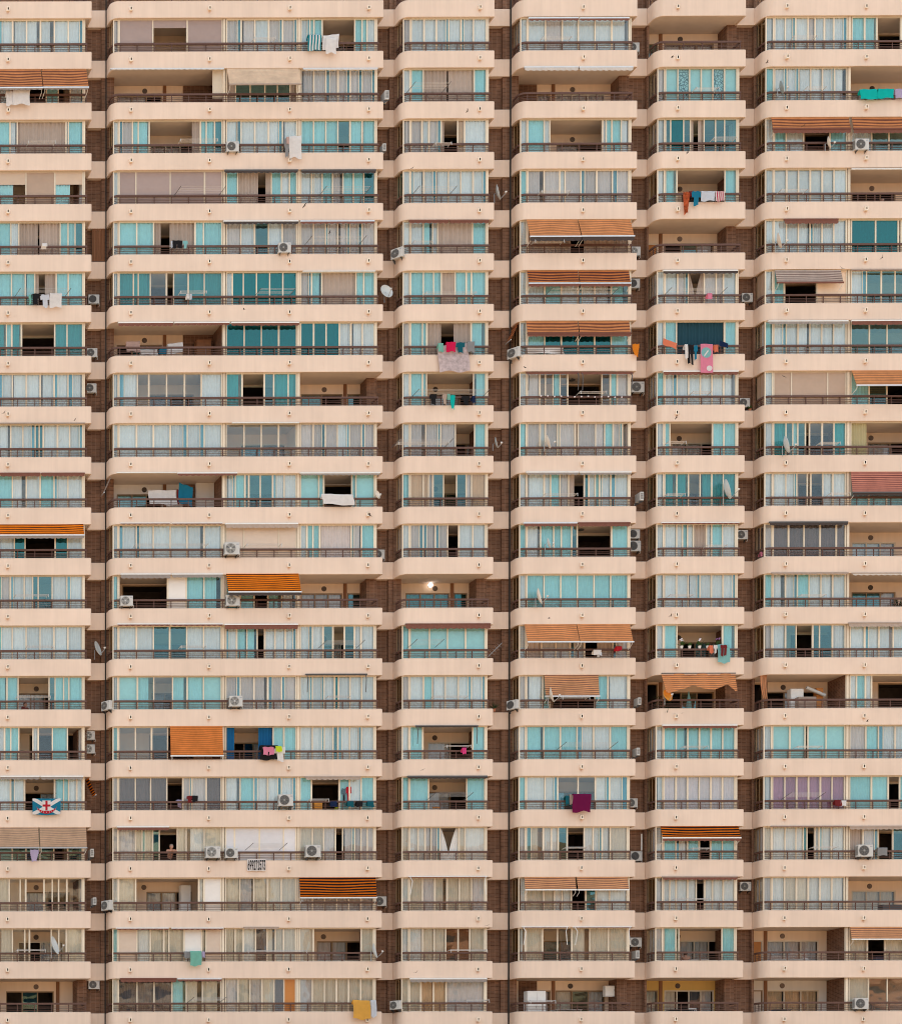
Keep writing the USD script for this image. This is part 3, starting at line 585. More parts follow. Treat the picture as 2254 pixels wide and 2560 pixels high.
SIDE = {'B': ['G', 'n', 'n', 'M', 'G', 'n', 'J', 'n', 'n', 'N', 'n', 'G', 'n', 'n', 'n', 'n', 'n', 'n', 'n', 'n'], 'C': 'JJnNGnnnJGGnJnGnnnnn', 'D': 'GnnnnnnnnnnnnnGnnnnn', 'E': 'nJGnnGnGnnnnnnGnGnGn', 'F': 'nnnnnSGSnnJnnnGnGGnn'}

for k in range(1, 21):
    for b, bays in (('A', ('A0', 'A')), ('B', ('B1', 'B2', 'B3')), ('C', ('C',)), ('D', ('D',)), ('E', ('E',)), ('F', ('F1', 'F2'))):
        doors = []; z0, z1 = zt(k) - .02, zt(k - 1) - PH + .026
        yc = (k - 1) * 126.4 + 100
        for bay in bays:
            code = ROWS[k].get(bay, 'LLGGLL') if bay != 'A0' else 'LGLLGL'
            x0, x1 = BAYX[bay]
            if code == '-':
                doors += doorset(bay, DOORS.get((bay, k)), k)
            else:
                sp = glazing(code, k, x0, x1)
                hole = [(a, c, ch) for ch, a, c in sp if ch in 'OKCN']
                if hole:
                    a, c = hole[0][0], hole[-1][1]; s = xd(1000) - xd(1000, YG)  # sight line leans right with depth
                    dx = 0.0173 * (0.5 * (a + c) + 26.5)
                    opens = any(ch == 'O' for _, _, ch in hole); dark = any(ch == 'K' for _, _, ch in hole)
                    w = max(1.5, min(2.6, (c - a) * 1.25)); mid = .5 * (a + c) + dx
                    doors.append((mid - w / 2, mid + w / 2, {(True, False): rng.choice(('GK', 'KG', 'GGK', 'KNG')), (False, True): 'K', (True, True): 'K', (False, False): rng.choice(('GG', 'GK', 'NG'))}[(opens, dark)]))
        w = backwall(b, k, doors, {('E', 20): 'yellow_wall', ('B', 10): 'white_wall', ('F', 20): 'white_wall'}.get((b, k), 'cream_wall'))
        for bay in bays:
            if bay == 'A0': continue
            x0, x1 = BAYX[bay]; code = ROWS[k][bay]
            isopen = code == '-'
            if isopen:                                                      # brown pilaster, brick facing, air vent, as the open balconies show
                post = {'A': 144, 'B1': 411, 'B3': 862, 'C': 1129, 'D': 1382, 'E': 1650, 'F1': 1912}.get(bay)
                if post: xp = P(post, yc, YB)[0]; part(w, 'pilaster', MB().box(xp - .09, xp + .09, YB - .06, YB - .001, zt(k) - PH + SL, z1), 'wood_brown')
                bl = {'A': (187, 232), 'B1': (457, 560), 'B3': (902, 965), 'D': (1296, 1341), 'C': (1172, 1240)}.get(bay)
                if bl: part(w, 'brick_facing', MB().box(P(bl[0], yc, YB)[0], min(P(bl[1], yc, YB)[0], XR[b] - .56 if bay != 'B1' else 1e9), YB - .03, YB - .001, zt(k) - PH + SL, z1), 'brown_brick')
            vx = {'A': 92, 'B1': 362, 'B3': 812, 'C': 1090, 'D': 1431, 'E': 1700, 'F1': 1962, 'F2': 2180}.get(bay)
            if vx and (isopen or 'O' in code):
                zc = zt(k - 1) - PH - .26; vent(w, vx, 0, .15); last = stage.GetPrimAtPath(f'{w}/vent_cover') if not COUNT.get((w, 'vent_cover'), 0) > 1 else stage.GetPrimAtPath(f"{w}/vent_cover_{COUNT[(w, 'vent_cover')] - 1:03d}")
                m = UsdGeom.Mesh(last); a = np.array(m.GetPointsAttr().Get()); a[:, 2] += zc - P(vx, 0, YB)[2]; m.GetPointsAttr().Set(Vt.Vec3fArray.FromNumpy(a.astype(np.float32)))
        # party walls between the flats of the wide and the right-hand block
        for px in ({'B': (560, 747), 'F': (2122,)}.get(b, ())):
            x = P(px, 90, YG)[0]; pw = MB().bevbox(x - .07, x + .07, YG - .055, YG + .1, z0, z1, .012); part(T, 'party_post', pw, 'frame_cream')
            part(T, 'party_wall', MB().box(x - .06, x + .06, YG + .1, YB - .002, zt(k) - PH + SL + .001, z1 + .003), 'brown_brick' if px != 747 else 'cream_wall')
        # side lights: the left return with its slanted corner pane, and the right return
        first, last = bays[0], bays[-1]
        if b != 'A' and ROWS[k][first] != '-':
            xs, xf, yb = XL[b] + .20, BAYX[first][0], RD - .03; yc2 = YG + .05
            code = SIDE[b][k - 1]
            glazing(code + code, k, 0, yb - yc2, lambda m: xform(m, xs, yb, 0, -1), 'side_window', .03)
            L = xf - .004 - xs
            cw = rng.choice('TLWLG')
            glazing(cw, k, -.03, L, lambda m: xform(m, xs, YG, 1, 0), 'corner_window', .03)
        if b != 'F' and ROWS[k][last] != '-':
            xe = BAYX[last][1]
            glazing('GL', k, 0, RD - .3, lambda m: xform(m, xe + .06, YG + .05, 0, 1), 'side_window', .03)
            part(T, 'corner_post', MB().bevbox(xe + .003, xe + .11, YG - .045, YG + .045, z0, z1, .01), 'frame_cream')

# ================================================================ the movable things
import manifold3d as mf
def kof(py): return min(20, max(1, int((py - 44.2) / 126.4) + 1))
def bayof(px):
    for lim, n in ((232, 'A'), (267, 'AB'), (561, 'B1'), (748, 'B2'), (948, 'B3'), (994, 'BC'), (1235, 'C'), (1277, 'CD'), (1580, 'D'), (1617, 'DE'), (1850, 'E'), (1888, 'EF'), (2121, 'F1')):
        if px < lim: return n
    return 'F2'
def at(px, py): return where(kof(py), bayof(px))

# ---------------------------------------------------------------- awnings
def cloth_strip(x0, x1, y, z0, z1, scallops, amp=.03, n=None):
    n = n or max(8, int((x1 - x0) * 10)); u = np.linspace(0, 1, n + 1); g = np.zeros((2, n + 1, 3))
    g[:, :, 0] = x0 + (x1 - x0) * u; g[0, :, 2] = z1; per = max(3, round((x1 - x0) / .32))
    g[1, :, 2] = z0 + ((amp * (1 - np.abs(np.sin(np.pi * u * per)))) if scallops else 0)
    g[0, :, 1] = y; g[1, :, 1] = y - .012 * np.sin(u * per * 6.28); return MB().grid(g)

def awning_out(x0, x1, yt, yb, proj, style, desc, bar='aluminium', val=None, valh=9, sag=.05, arms=True, x2=None):
    """A drop-arm awning let out from under the balcony above."""
    a, c = P(x0, yt, .02), P(x1, yt, .02)
    zb = P(.5 * (x0 + x1), yb, -proj)[2]; L = math.hypot(proj, a[2] - zb)
    path = thing('awning', f'{desc}, {at(.5 * (x0 + x1), yb)}', 'awning', (.5 * (a[0] + c[0]), 0, a[2]), group='awnings let out under the balconies')
    o = (.5 * (a[0] + c[0]), 0, a[2]); nu, nv = 14, 9; g = np.zeros((nv, nu + 1, 3)); uv = []
    ph = rng.uniform(0, 6)
    for r in range(nv):
        t = r / (nv - 1); u = np.linspace(0, 1, nu + 1)
        g[r, :, 0] = a[0] + (c[0] - a[0]) * u
        g[r, :, 1] = .02 - (proj + .02) * t
        g[r, :, 2] = a[2] - (a[2] - zb) * t - sag * np.sin(np.pi * u) * math.sin(math.pi * t) - .012 * np.sin(u * 9 + ph) * math.sin(math.pi * t)
        uv += [(x, t * L) for x in g[r, :, 0]]
    part(path, 'canopy', MB().grid(g), style, o, smooth=True, uv=uv)
    part(path, 'front_bar', MB().box(a[0] - .02, c[0] + .02, -proj - .045, -proj + .025, zb - .06, zb + .012), bar, o)
    if val: part(path, 'valance', cloth_strip(a[0], c[0], -proj - .01, zb - .06 - valh * .0227, zb - .06, True, .045), val, o)
    if arms:
        for x in (a[0] + .06, c[0] - .06):
            m = MB(); m.tube([(x, .14, zb - .35), (x + .04, -proj * .55, zb - .17), (x, -proj, zb - .03)], .016, 5); part(path, 'arm', m, 'white_paint', o)
    return path

def awning_in(x0, x1, y0, y1, col, desc, cassette='aluminium', scal=True, y=-.05, arms=0):
    a, c = P(x0, y0, y), P(x1, y0, y); z0 = P(.5 * (x0 + x1), y1, y)[2]
    o = (.5 * (a[0] + c[0]), y, a[2]); h = a[2] - z0; ch = min(.075, max(.05, h * .4))
    path = thing('awning', f'{desc}, {at(.5 * (x0 + x1), y1 + 6)}', 'awning', o, group='awnings rolled up under the balconies')
    m = MB(); m.bevbox(a[0], c[0], y - .05, y + .07, a[2] - ch, a[2], .015); part(path, 'cassette', m, cassette, o)
    if h > ch + .03: part(path, 'valance', cloth_strip(a[0] + .02, c[0] - .02, y - .035, z0, a[2] - ch, scal, min(.05, h * .3)), col, o)
    for x in ((a[0] + .1, c[0] - .1) if arms else ()):
        m = MB(); m.tube([(x, y - .02, a[2] - .05), (x + (.1 if arms > 0 else 0) * (1 if x < o[0] else -1), y - .12, a[2] - .3), (x, y - .05, a[2] - 1.05)], .022, 6); part(path, 'arm', m, 'white_paint' if arms == 1 else 'dark_grey', o)
    return path

DK, MR = 'awning_dark', 'awning_maroon'
for a in [(-14, 102, 173, 218, .45, 'stripe_rust', 'left rust striped awning with white bar', 'aluminium', 'awning_grey', 4), (104, 216, 173, 217, .45, 'stripe_rust', 'right rust striped awning with white bar', 'aluminium', 'awning_grey', 4),
          (567, 746, 171, 209, .40, 'stripe_pale', 'pale apricot awning over dark windows', 'awning_beige', None), (1927, 2121, 293, 320, .16, 'stripe_rust', 'rust striped awning with brown scalloped valance', MR, MR, 10), (2128, 2320, 293, 320, .16, 'stripe_rust', 'rust striped awning above an air conditioner', MR, MR, 10),
          (1316, 1443, 549, 590, .42, 'stripe_apricot', 'left apricot awning with dark valance', 'aluminium', DK, 10), (1445, 1575, 549, 589, .42, 'stripe_apricot', 'right apricot awning with dark valance', 'aluminium', DK, 10),
          (1317, 1443, 676, 707, .22, 'stripe_rust_dark', 'left dark rust striped awning', 'aluminium', MR, 7), (1445, 1571, 676, 707, .22, 'stripe_rust_dark', 'right dark rust striped awning', 'aluminium', MR, 7), (1936, 2101, 675, 705, .22, 'stripe_taupe', 'taupe and brown striped awning over two dark windows', MR, None),
          (1315, 1443, 803, 832, .16, 'stripe_rust', 'left rust awning above a white sheet', MR, MR, 7), (1445, 1572, 803, 832, .16, 'stripe_rust', 'right rust awning beside an orange cloth', MR, MR, 7), (2128, 2320, 926, 962, .45, 'stripe_apricot', 'bright apricot awning fading to pale stripes', 'aluminium', None),
          (2126, 2320, 1178, 1230, .14, 'stripe_red', 'red and dark striped awning pulled far down', 'dark_grey', DK, 7), (-8, 208, 1308, 1337, .20, 'stripe_flame', 'orange and black striped awning with grey scalloped valance', 'aluminium', 'awning_grey', 7), (565, 746, 1432, 1479, .42, 'stripe_flame', 'vivid orange black lined awning with dark valance', 'aluminium', DK, 8),
          (1310, 1439, 1559, 1604, .42, 'stripe_apricot', 'left apricot awning above a red cloth', 'aluminium', None), (1441, 1573, 1559, 1604, .42, 'stripe_apricot', 'right apricot awning above a red cloth', 'aluminium', None), (1360, 1495, 1685, 1740, .13, 'stripe_sand', 'single sand striped awning pulled down behind a dish', 'aluminium', None),
          (425, 556, 1814, 1889, .13, 'stripe_amber', 'plain amber awning pulled down like a blind', 'aluminium', None), (-12, 96, 2067, 2119, .16, 'stripe_tan', 'left faded tan awning', 'steel_grey', None), (99, 215, 2067, 2119, .16, 'stripe_tan', 'right faded tan awning', 'steel_grey', None),
          (1650, 1845, 2064, 2094, .22, 'stripe_ember', 'dark rust awning with thick white bar', 'white_paint', MR, 7), (748, 939, 2192, 2244, .13, 'stripe_ember', 'orange and black striped awning pulled low', 'aluminium', None), (1310, 1437, 2192, 2224, .14, 'stripe_sand', 'left sand striped awning with white bar', 'white_paint', None), (1441, 1568, 2192, 2224, .14, 'stripe_sand', 'right sand striped awning with white bar', 'white_paint', None), (2124, 2320, 2317, 2348, .16, 'stripe_sand', 'sand striped awning over reflecting windows', 'white_paint', None)]:
    awning_out(*a)

# the torn, sagging awning and the loose striped curtain beside it
def torn_awning():
    x0, x1, yt = 1652, 1838, 1685
    a, c = P(x0, yt, .02), P(x1, yt, .02); o = (.5 * (a[0] + c[0]), 0, a[2]); nu, nv = 30, 9; g = np.zeros((nv, nu + 1, 3)); uv = []
    path = thing('awning', f'torn sagging apricot striped awning above an orange dish, {at(1740, 1700)}', 'awning', o, group='awnings let out under the balconies')
    for r in range(nv):
        t = r / (nv - 1)
        for i in range(nu + 1):
            u = i / nu; drop = .70 + .30 * math.sin(math.pi * ((u * 2.2 + .15) % 1.0)) * (1 if u < .92 else .5) + .28 * math.exp(-((u - .02) / .09) ** 2) + .25 * math.exp(-((u - .97) / .06) ** 2)
            g[r, i] = (a[0] + (c[0] - a[0]) * (u + (.5 - u) * .04 * t), .02 - .4 * t + .06 * math.sin(u * 20), a[2] - drop * t)
            uv.append((g[r, i, 0], drop * t))
    part(path, 'canopy', MB().grid(g), 'stripe_apricot', o, smooth=True, uv=uv)
    part(path, 'front_bar', MB().box(a[0], c[0], -.02, .05, a[2], a[2] + .05), 'dark_grey', o)
torn_awning()
def strip_curtain():
    x0, x1, y0, y1 = 1899, 1918, 1687, 1750
    a, c = P(x0, y0, .3), P(x1, y1, .3); g = np.zeros((8, 13, 3)); uv = []
    for r in range(8):
        t = r / 7
        for i in range(13):
            u = i / 12; x = a[0] + (c[0] - a[0]) * (u * (1 - .35 * t) + .45 * t * t); g[r, i] = (x, .3 + .05 * math.sin(u * 14), a[2] + (c[2] - a[2]) * t); uv.append((x, u * .9))
    o = tuple(a); m = thing('striped_curtain', f'orange and brown striped cloth hanging loose beside piled boxes, {where(14, "F1")}', 'curtain', o)
    part(m, 'curtain_cloth', MB().grid(g), 'stripe_sand', o, smooth=True, uv=uv)
strip_curtain()

for a in [(1320, 1446, 43, 52, MR, 'left rolled maroon awning'), (1448, 1573, 43, 52, MR, 'right rolled maroon awning'), (275, 560, 171, 175, 'awning_white', 'thin white awning cassette over open balcony'), (757, 944, 170, 176, 'awning_white', 'rolled cream awning'),
          (1310, 1445, 166, 177, 'awning_white', 'left white scalloped awning'), (1447, 1582, 166, 177, 'awning_white', 'right white scalloped awning'), (561, 745, 424, 433, DK, 'rolled dark grey awning', 'dark_grey'), (753, 940, 424, 434, DK, 'rolled black scalloped awning', 'dark_grey'), (2127, 2320, 421, 425, 'awning_white', 'thin white awning cassette over seated person', 'white_paint'),
          (558, 746, 551, 561, DK, 'rolled dark awning with white cassette', 'white_paint'), (750, 936, 551, 560, MR, 'rolled brown scalloped awning'), (1022, 1121, 550, 559, MR, 'left rolled maroon awning', MR), (1123, 1222, 550, 559, MR, 'right rolled maroon awning', MR), (1959, 2095, 547, 560, MR, 'short maroon awning with scalloped edge', MR),
          (757, 938, 677, 680, MR, 'thin white awning frame', 'white_paint'), (1656, 1844, 675, 685, DK, 'rolled dark awning with white cassette', 'white_paint'), (2127, 2320, 673, 677, MR, 'thin rolled beige awning', 'awning_beige'), (295, 433, 805, 816, MR, 'left rolled maroon awning above laundry', 'white_paint'), (435, 574, 805, 814, MR, 'right rolled maroon awning above laundry', 'white_paint'), (577, 748, 805, 815, MR, 'rolled maroon awning over deep teal windows', 'white_paint'),
          (1919, 2120, 801, 811, 'awning_grey', 'rolled grey awning with white cassette', 'white_paint'), (2127, 2320, 800, 813, MR, 'rolled maroon awning over teal panes', 'white_paint'), (1315, 1448, 930, 936, MR, 'left rolled brown awning', MR, False, -.05, -1), (1450, 1582, 930, 936, MR, 'right rolled brown awning', MR, False, -.05, -1), (1657, 1845, 927, 938, MR, 'rolled maroon scalloped awning above pale curtains', 'white_paint'),
          (580, 748, 1056, 1059, MR, 'thin white awning cassette', 'white_paint'), (0, 213, 1057, 1060, MR, 'thin pale awning cassette', 'awning_beige'), (0, 101, 1182, 1192, MR, 'left rolled maroon awning', MR), (103, 212, 1182, 1192, MR, 'right rolled maroon awning', MR), (291, 441, 1181, 1184, MR, 'thin white awning cassette', 'white_paint'), (443, 593, 1181, 1190, MR, 'rolled brown awning above white panel', 'white_paint'), (750, 950, 1181, 1189, 'awning_grey', 'rolled grey awning with white cassette', 'white_paint'),
          (1315, 1445, 1179, 1188, 'awning_grey', 'left rolled grey awning', 'white_paint'), (1447, 1578, 1179, 1188, 'awning_grey', 'right rolled grey awning', 'white_paint'), (300, 425, 1307, 1312, MR, 'left thin white awning cassette', 'white_paint'), (429, 556, 1307, 1312, MR, 'right thin white awning cassette', 'white_paint'), (563, 745, 1308, 1321, 'awning_beige', 'rolled beige awning above cream shutters', 'white_paint'), (1308, 1442, 1306, 1317, MR, 'left rolled maroon awning'), (1444, 1575, 1306, 1317, MR, 'right rolled maroon awning', MR),
          (1652, 1847, 1306, 1311, MR, 'white awning cassette', 'white_paint'), (1922, 2119, 1304, 1314, DK, 'rolled black awning', 'dark_grey'), (301, 427, 1434, 1447, 'awning_grey', 'left rolled grey awning with white bar', 'white_paint'), (429, 557, 1434, 1445, 'awning_grey', 'right rolled grey awning with white bar', 'white_paint'), (1928, 2120, 1431, 1437, 'awning_beige', 'rolled pinkish awning', 'awning_beige'), (2129, 2320, 1432, 1439, 'awning_white', 'rolled white scalloped awning', 'awning_beige'),
          (293, 426, 1559, 1566, MR, 'left rolled brown awning', 'white_paint'), (428, 557, 1559, 1566, MR, 'right rolled brown awning', 'white_paint'), (561, 745, 1560, 1574, MR, 'rolled brown awning above tied back curtains', 'white_paint'), (1013, 1226, 1559, 1573, MR, 'rolled maroon awning over pale blue windows', MR), (2120, 2320, 1556, 1568, 'awning_beige', 'creased beige awning half rolled', 'awning_beige'), (763, 918, 1685, 1689, DK, 'folded black awning with hanging arms', 'dark_grey', False, -.05, -1), (1038, 1195, 1814, 1819, DK, 'folded black awning with hanging arms', 'dark_grey', False, -.05, -1),
          (1655, 1842, 1812, 1822, MR, 'rolled maroon awning above teal curtains', 'white_paint'), (0, 99, 1940, 1950, 'awning_grey', 'left rolled grey awning', 'white_paint'), (101, 208, 1940, 1950, 'awning_grey', 'right rolled grey awning', 'white_paint'), (763, 901, 1941, 1951, 'awning_beige', 'rolled beige scalloped awning above a hanging coat', 'awning_beige'), (1018, 1218, 1940, 1948, DK, 'rolled dark scalloped awning', 'dark_grey'), (292, 423, 2066, 2077, MR, 'rolled maroon awning above the leaning man', 'white_paint'), (1926, 2116, 2065, 2069, MR, 'thin beige awning cassette', 'awning_beige'), (2122, 2320, 2065, 2075, 'awning_beige', 'rolled beige awning sagging at its left end', 'awning_beige'),
          (1020, 1218, 2191, 2195, MR, 'white awning cassette with hanging white arms', 'white_paint', False, -.05, 1), (1655, 1843, 2191, 2201, MR, 'rolled maroon scalloped awning', 'awning_beige'), (290, 422, 2320, 2326, MR, 'left rolled white awning', 'white_paint'), (428, 559, 2320, 2326, MR, 'right rolled white awning', 'white_paint'), (608, 697, 2318, 2324, 'awning_beige', 'short crooked beige awning', 'awning_beige'), (1303, 1421, 2317, 2321, MR, 'left white awning cassette with arms', 'white_paint', False, -.05, 1), (1432, 1578, 2317, 2321, MR, 'right white awning cassette with arms', 'white_paint', False, -.05, 1),
          (300, 441, 2446, 2457, MR, 'left rolled brown scalloped awning', MR), (443, 554, 2446, 2455, MR, 'right rolled brown awning'), (1024, 1217, 2446, 2457, 'awning_grey', 'rolled grey scalloped awning', 'white_paint')]:
    awning_in(*a)

def side_awning(b, k, right, style, desc):
    x = (XR[b] - .1) if right else XL[b] + .12; s = 1 if right else -1; z1 = zt(k - 1) - PH - .02; o = (x, .5, z1); g = np.zeros((7, 9, 3)); uv = []
    path = thing('awning', f"{desc}, {where(k, {'B': 'B1'}.get(b, b))}", 'awning', o, group='awnings let out under the balconies')
    for r in range(7):
        t = r / 6
        for i in range(9): g[r, i] = (x + s * .42 * t, .22 + .68 * i / 8, z1 - .95 * t - .04 * math.sin(math.pi * t)); uv.append((i, t * 1.05))
    part(path, 'canopy', MB().grid(g), style, o, smooth=True, uv=uv)
    m = MB(); m.tube([g[-1, 0], g[-1, -1]], .03, 6); part(path, 'front_bar', m, 'aluminium', o)
side_awning('B', 10, False, 'stripe_taupe', 'brown striped awning on the left return'); side_awning('D', 7, False, 'stripe_rust_dark', 'dark rust striped awning on the left return'); side_awning('A', 16, True, 'stripe_ember', 'dark awning with pale bar on the right return')

# ---------------------------------------------------------------- air conditioners
def make_ac(path, casing, grille, well):
    w, h, d = .82, .66, .30
    part(path, 'casing', MB().bevbox(-w / 2, w / 2, -d, 0, 0, h, .025), casing)
    fx, fz, R = -.10, h / 2, .27
    m = MB(); m.cyl((fx, -d - .004, fz), (0, 1, 0), R, R, .003, 24); part(path, 'fan_well', m, well)
    m = MB()
    for q in range(5):
        a = q * 2 * math.pi / 5; p0 = np.array([fx + .07 * math.cos(a), -d - .008, fz + .07 * math.sin(a)]); t = a + .5
        m.add([p0, (fx + .25 * math.cos(a), -d - .007, fz + .25 * math.sin(a)), (fx + .25 * math.cos(t), -d - .012, fz + .25 * math.sin(t)), (fx + .09 * math.cos(t), -d - .012, fz + .09 * math.sin(t))], [(0, 1, 2, 3)])
    part(path, 'fan_blades', m, 'dark_grey')
    m = MB()
    for rr in (.275, .22, .165, .11):
        m.tube([(fx + rr * math.cos(a), -d - .022, fz + rr * math.sin(a)) for a in np.linspace(0, 2 * math.pi, 25)], .0055, 4, False)
    for q in range(8):
        a = q * math.pi / 4; m.tube([(fx + .06 * math.cos(a), -d - .024, fz + .06 * math.sin(a)), (fx + .28 * math.cos(a), -d - .02, fz + .28 * math.sin(a))], .005, 4)
    m.cyl((fx, -d - .03, fz), (0, 1, 0), .06, .065, .012, 14); part(path, 'fan_grille', m, grille)
    m = MB()
    for q in range(9): z = .1 + q * .055; m.box(-w / 2 - .006, -w / 2 - .001, -d + .05, -.05, z, z + .028)
    part(path, 'side_louvre', m, 'dark_grey')
    for x in (-.28, .28):
        m = MB(); m.prism([(.06, -.25), (.06, -.004), (-d - .02, -.004), (-d - .02, -.045), (.0, -.045)][::-1], x - .02, x + .02); m.v = [(z, a_, b_) for a_, b_, z in m.v]; part(path, 'bracket', m, 'dark_grey')
    m = MB(); m.tube([(w / 2 - .02, -.1, .12), (w / 2 + .07, -.08, .1), (w / 2 + .09, -.03, -.05), (w / 2 + .02, .05, -.12)], .018, 6); part(path, 'hose', m, 'white_paint')
    m = MB(); m.box(.22, .36, -d - .004, -d - .001, h - .14, h - .08); part(path, 'badge', m, 'steel_grey')

PROTO = {}
def ac(x0, x1, y0, y1, desc, yback=.07, rot=0.0, kind=0):
    k, b = kof(y1 - 12), bayof(.5 * (x0 + x1)); q = P(.5 * (x0 + x1), y1, yback - .28)
    s = {0: (x1 - x0) * .0224 / .82, 1: (y1 - y0) * .0224 / .66}[0 if abs(rot) < 30 else 1] if yback < .5 else (y1 - y0) * .0226 / .66
    s = .95 * min(1.08, max(.8, s)); loc = (q[0], yback, q[2])
    if abs(rot) > 30:
        s *= .82; loc = (q[0] + (.15 if rot < 0 else -.05) * s, yback - .3, q[2])
    label = f'{desc}, {where(k, b)}'
    grp = 'air conditioner units hung outside the flats'
    if kind not in PROTO:
        p = thing('air_conditioner', label, 'air conditioner', loc, rot, (s, s, s), grp); PROTO[kind] = p
        make_ac(p, *(('ac_white', 'ac_grille', 'dark_grey'), ('ac_white', 'grey_paint', 'ac_grille'), ('grey_paint', 'dark_grey', 'dark_grey'))[kind])
    else: thing('air_conditioner', label, 'air conditioner', loc, rot, (s, s, s), grp, PROTO[kind])

RW = 1.24
for a in [(566, 599, 347, 377, 'white air conditioner on the railing'), (2137, 2173, 339, 373, 'white air conditioner under a striped awning'), (696, 729, 600, 630, 'air conditioner with square dark grille on railing'), (560, 601, 1359, 1386, 'clean white air conditioner before cream shutters', .07, 0, 1), (301, 334, 1485, 1514, 'white air conditioner before a dark opening', .07, 0, 1), (565, 601, 1488, 1514, 'white air conditioner under an orange awning', .07, 0, 1),
          (573, 608, 1738, 1766, 'white air conditioner before beige curtains', .07, 0, 1), (696, 734, 1989, 2015, 'white air conditioner beside the clutter of clothes'), (514, 552, 2117, 2145, 'left of two white air conditioners on railing', .07, 0, 1), (563, 596, 2118, 2145, 'air conditioner above the telephone number banner'), (763, 803, 2110, 2143, 'white air conditioner before mottled reflecting windows'), (2142, 2184, 2116, 2142, 'white air conditioner beside a grey cloth'), (2136, 2172, 2498, 2523, 'white air conditioner before brown reflecting windows'),
          (220, 251, 734, 757, 'grey air conditioner with white hose on brick', RW, 0, 2), (214, 247, 868, 891, 'air conditioner half hidden behind the balcony', RW), (212, 244, 956, 980, 'air conditioner high on the brick', RW), (209, 240, 1827, 1849, 'upper of two stacked air conditioners', RW, 0, 1), (209, 240, 1860, 1883, 'lower of two stacked air conditioners', RW, 0, 1), (217, 255, 2450, 2473, 'air conditioner high on dark brick', RW),
          (1568, 1602, 103, 127, 'air conditioner seen past the balcony end', RW), (1572, 1605, 615, 637, 'white air conditioner beside the apricot awnings', RW, 0, 1), (1570, 1603, 694, 718, 'grey air conditioner beside the dark rust awnings', RW, 0, 2), (1580, 1609, 952, 980, 'air conditioner with square grille', RW), (1570, 1603, 1321, 1345, 'upper of two stacked grey air conditioners', RW, 0, 2), (1570, 1603, 1350, 1377, 'lower of two stacked grey air conditioners', RW, 0, 2),
          (1566, 1597, 1995, 2018, 'white air conditioner beside the purple towel balcony', RW), (1576, 1607, 2127, 2152, 'air conditioner with a white pipe above it', RW, 0, 2), (1574, 1608, 2343, 2367, 'upper air conditioner with big fan', RW), (1853, 1886, 732, 753, 'white air conditioner with dark fan on brick', RW), (1847, 1877, 993, 1016, 'white air conditioner above a small plant', RW), (1842, 1871, 1323, 1347, 'air conditioner under the cream band', RW), (1850, 1880, 2206, 2227, 'white air conditioner with round dark fan', RW),
          (938, 967, 2240, 2265, 'white air conditioner beside the orange awning', RW), (936, 961, 1372, 1396, 'air conditioner peeping past the balcony', RW),
          (950, 966, 226, 255, 'slim louvred air conditioner seen side on', .75, 90), (947, 960, 362, 382, 'dark sided air conditioner with white edges', .75, 90), (1586, 1602, 1228, 1255, 'white louvred air conditioner seen from its side', .85, 90), (1580, 1599, 1742, 1765, 'dark green sided air conditioner', .85, 90), (1579, 1593, 1867, 1891, 'small white louvred air conditioner', .85, 90), (1576, 1593, 2373, 2398, 'lower air conditioner seen from its side', .85, 90), (217, 231, 2119, 2145, 'louvred air conditioner beside the tan awnings', .8, 90), (225, 237, 2242, 2264, 'small white louvred air conditioner on brick', .85, 90),
          (973, 1008, 613, 648, 'white air conditioner jutting from the corner', .62, -50), (254, 276, 1748, 1777, 'white air conditioner jutting from the corner', .62, -58), (252, 279, 2246, 2277, 'white air conditioner jutting at the corner', .62, -58), (1267, 1296, 860, 897, 'white air conditioner jutting from the corner', .62, -55), (1267, 1290, 1746, 1775, 'grey air conditioner jutting from the corner', .62, -55, 2), (973, 1000, 2497, 2525, 'white air conditioner jutting from the corner', .62, -55)]:
    ac(*a)

# ---------------------------------------------------------------- satellite dishes
def dish(px, py, dia, n, desc, mat_='dish_grey', y=-.25, arm=None):
    q = P(px, py, y); n = np.array(n, float); n /= np.linalg.norm(n); R = dia * .0227 / 2
    path = thing('satellite_dish', f'{desc}, {at(px, py)}', 'satellite dish', q, group='satellite dishes')
    a = np.cross(n, (0, 0, 1.0)); a /= np.linalg.norm(a); c = np.cross(a, n)
    m, rows = MB(), []
    for i in range(7):
        r = R * i / 6; d = .28 * R * (i / 6) ** 2
        rows.append([(a * r * math.cos(t) * .92 + c * r * math.sin(t) + n * (d - .14 * R)) for t in np.linspace(0, 2 * math.pi, 25)])
    g = np.array(rows); m.grid(g); m.grid((g - n * .012)[::-1])
    rim = MB(); rim.tube([tuple(p) for p in g[-1]], .012, 5, False)
    part(path, 'reflector', m, mat_, smooth=True); part(path, 'rim', rim, mat_)
    tip = n * R * 1.15 - c * R * .35; m = MB(); m.tube([-c * R * .98 + n * .05, tip], .018, 5); part(path, 'feed_arm', m, 'steel_grey')
    m = MB(); m.tube([tip - n * .03, tip + c * .02 + (-n) * .12], [.045, .055], 8); part(path, 'receiver', m, 'white_paint')
    back = -n * .16; m = MB(); m.tube([-n * .1, back, back - np.array([0, 0, R * 1.25])], .022, 6); part(path, 'mount', m, 'steel_grey')

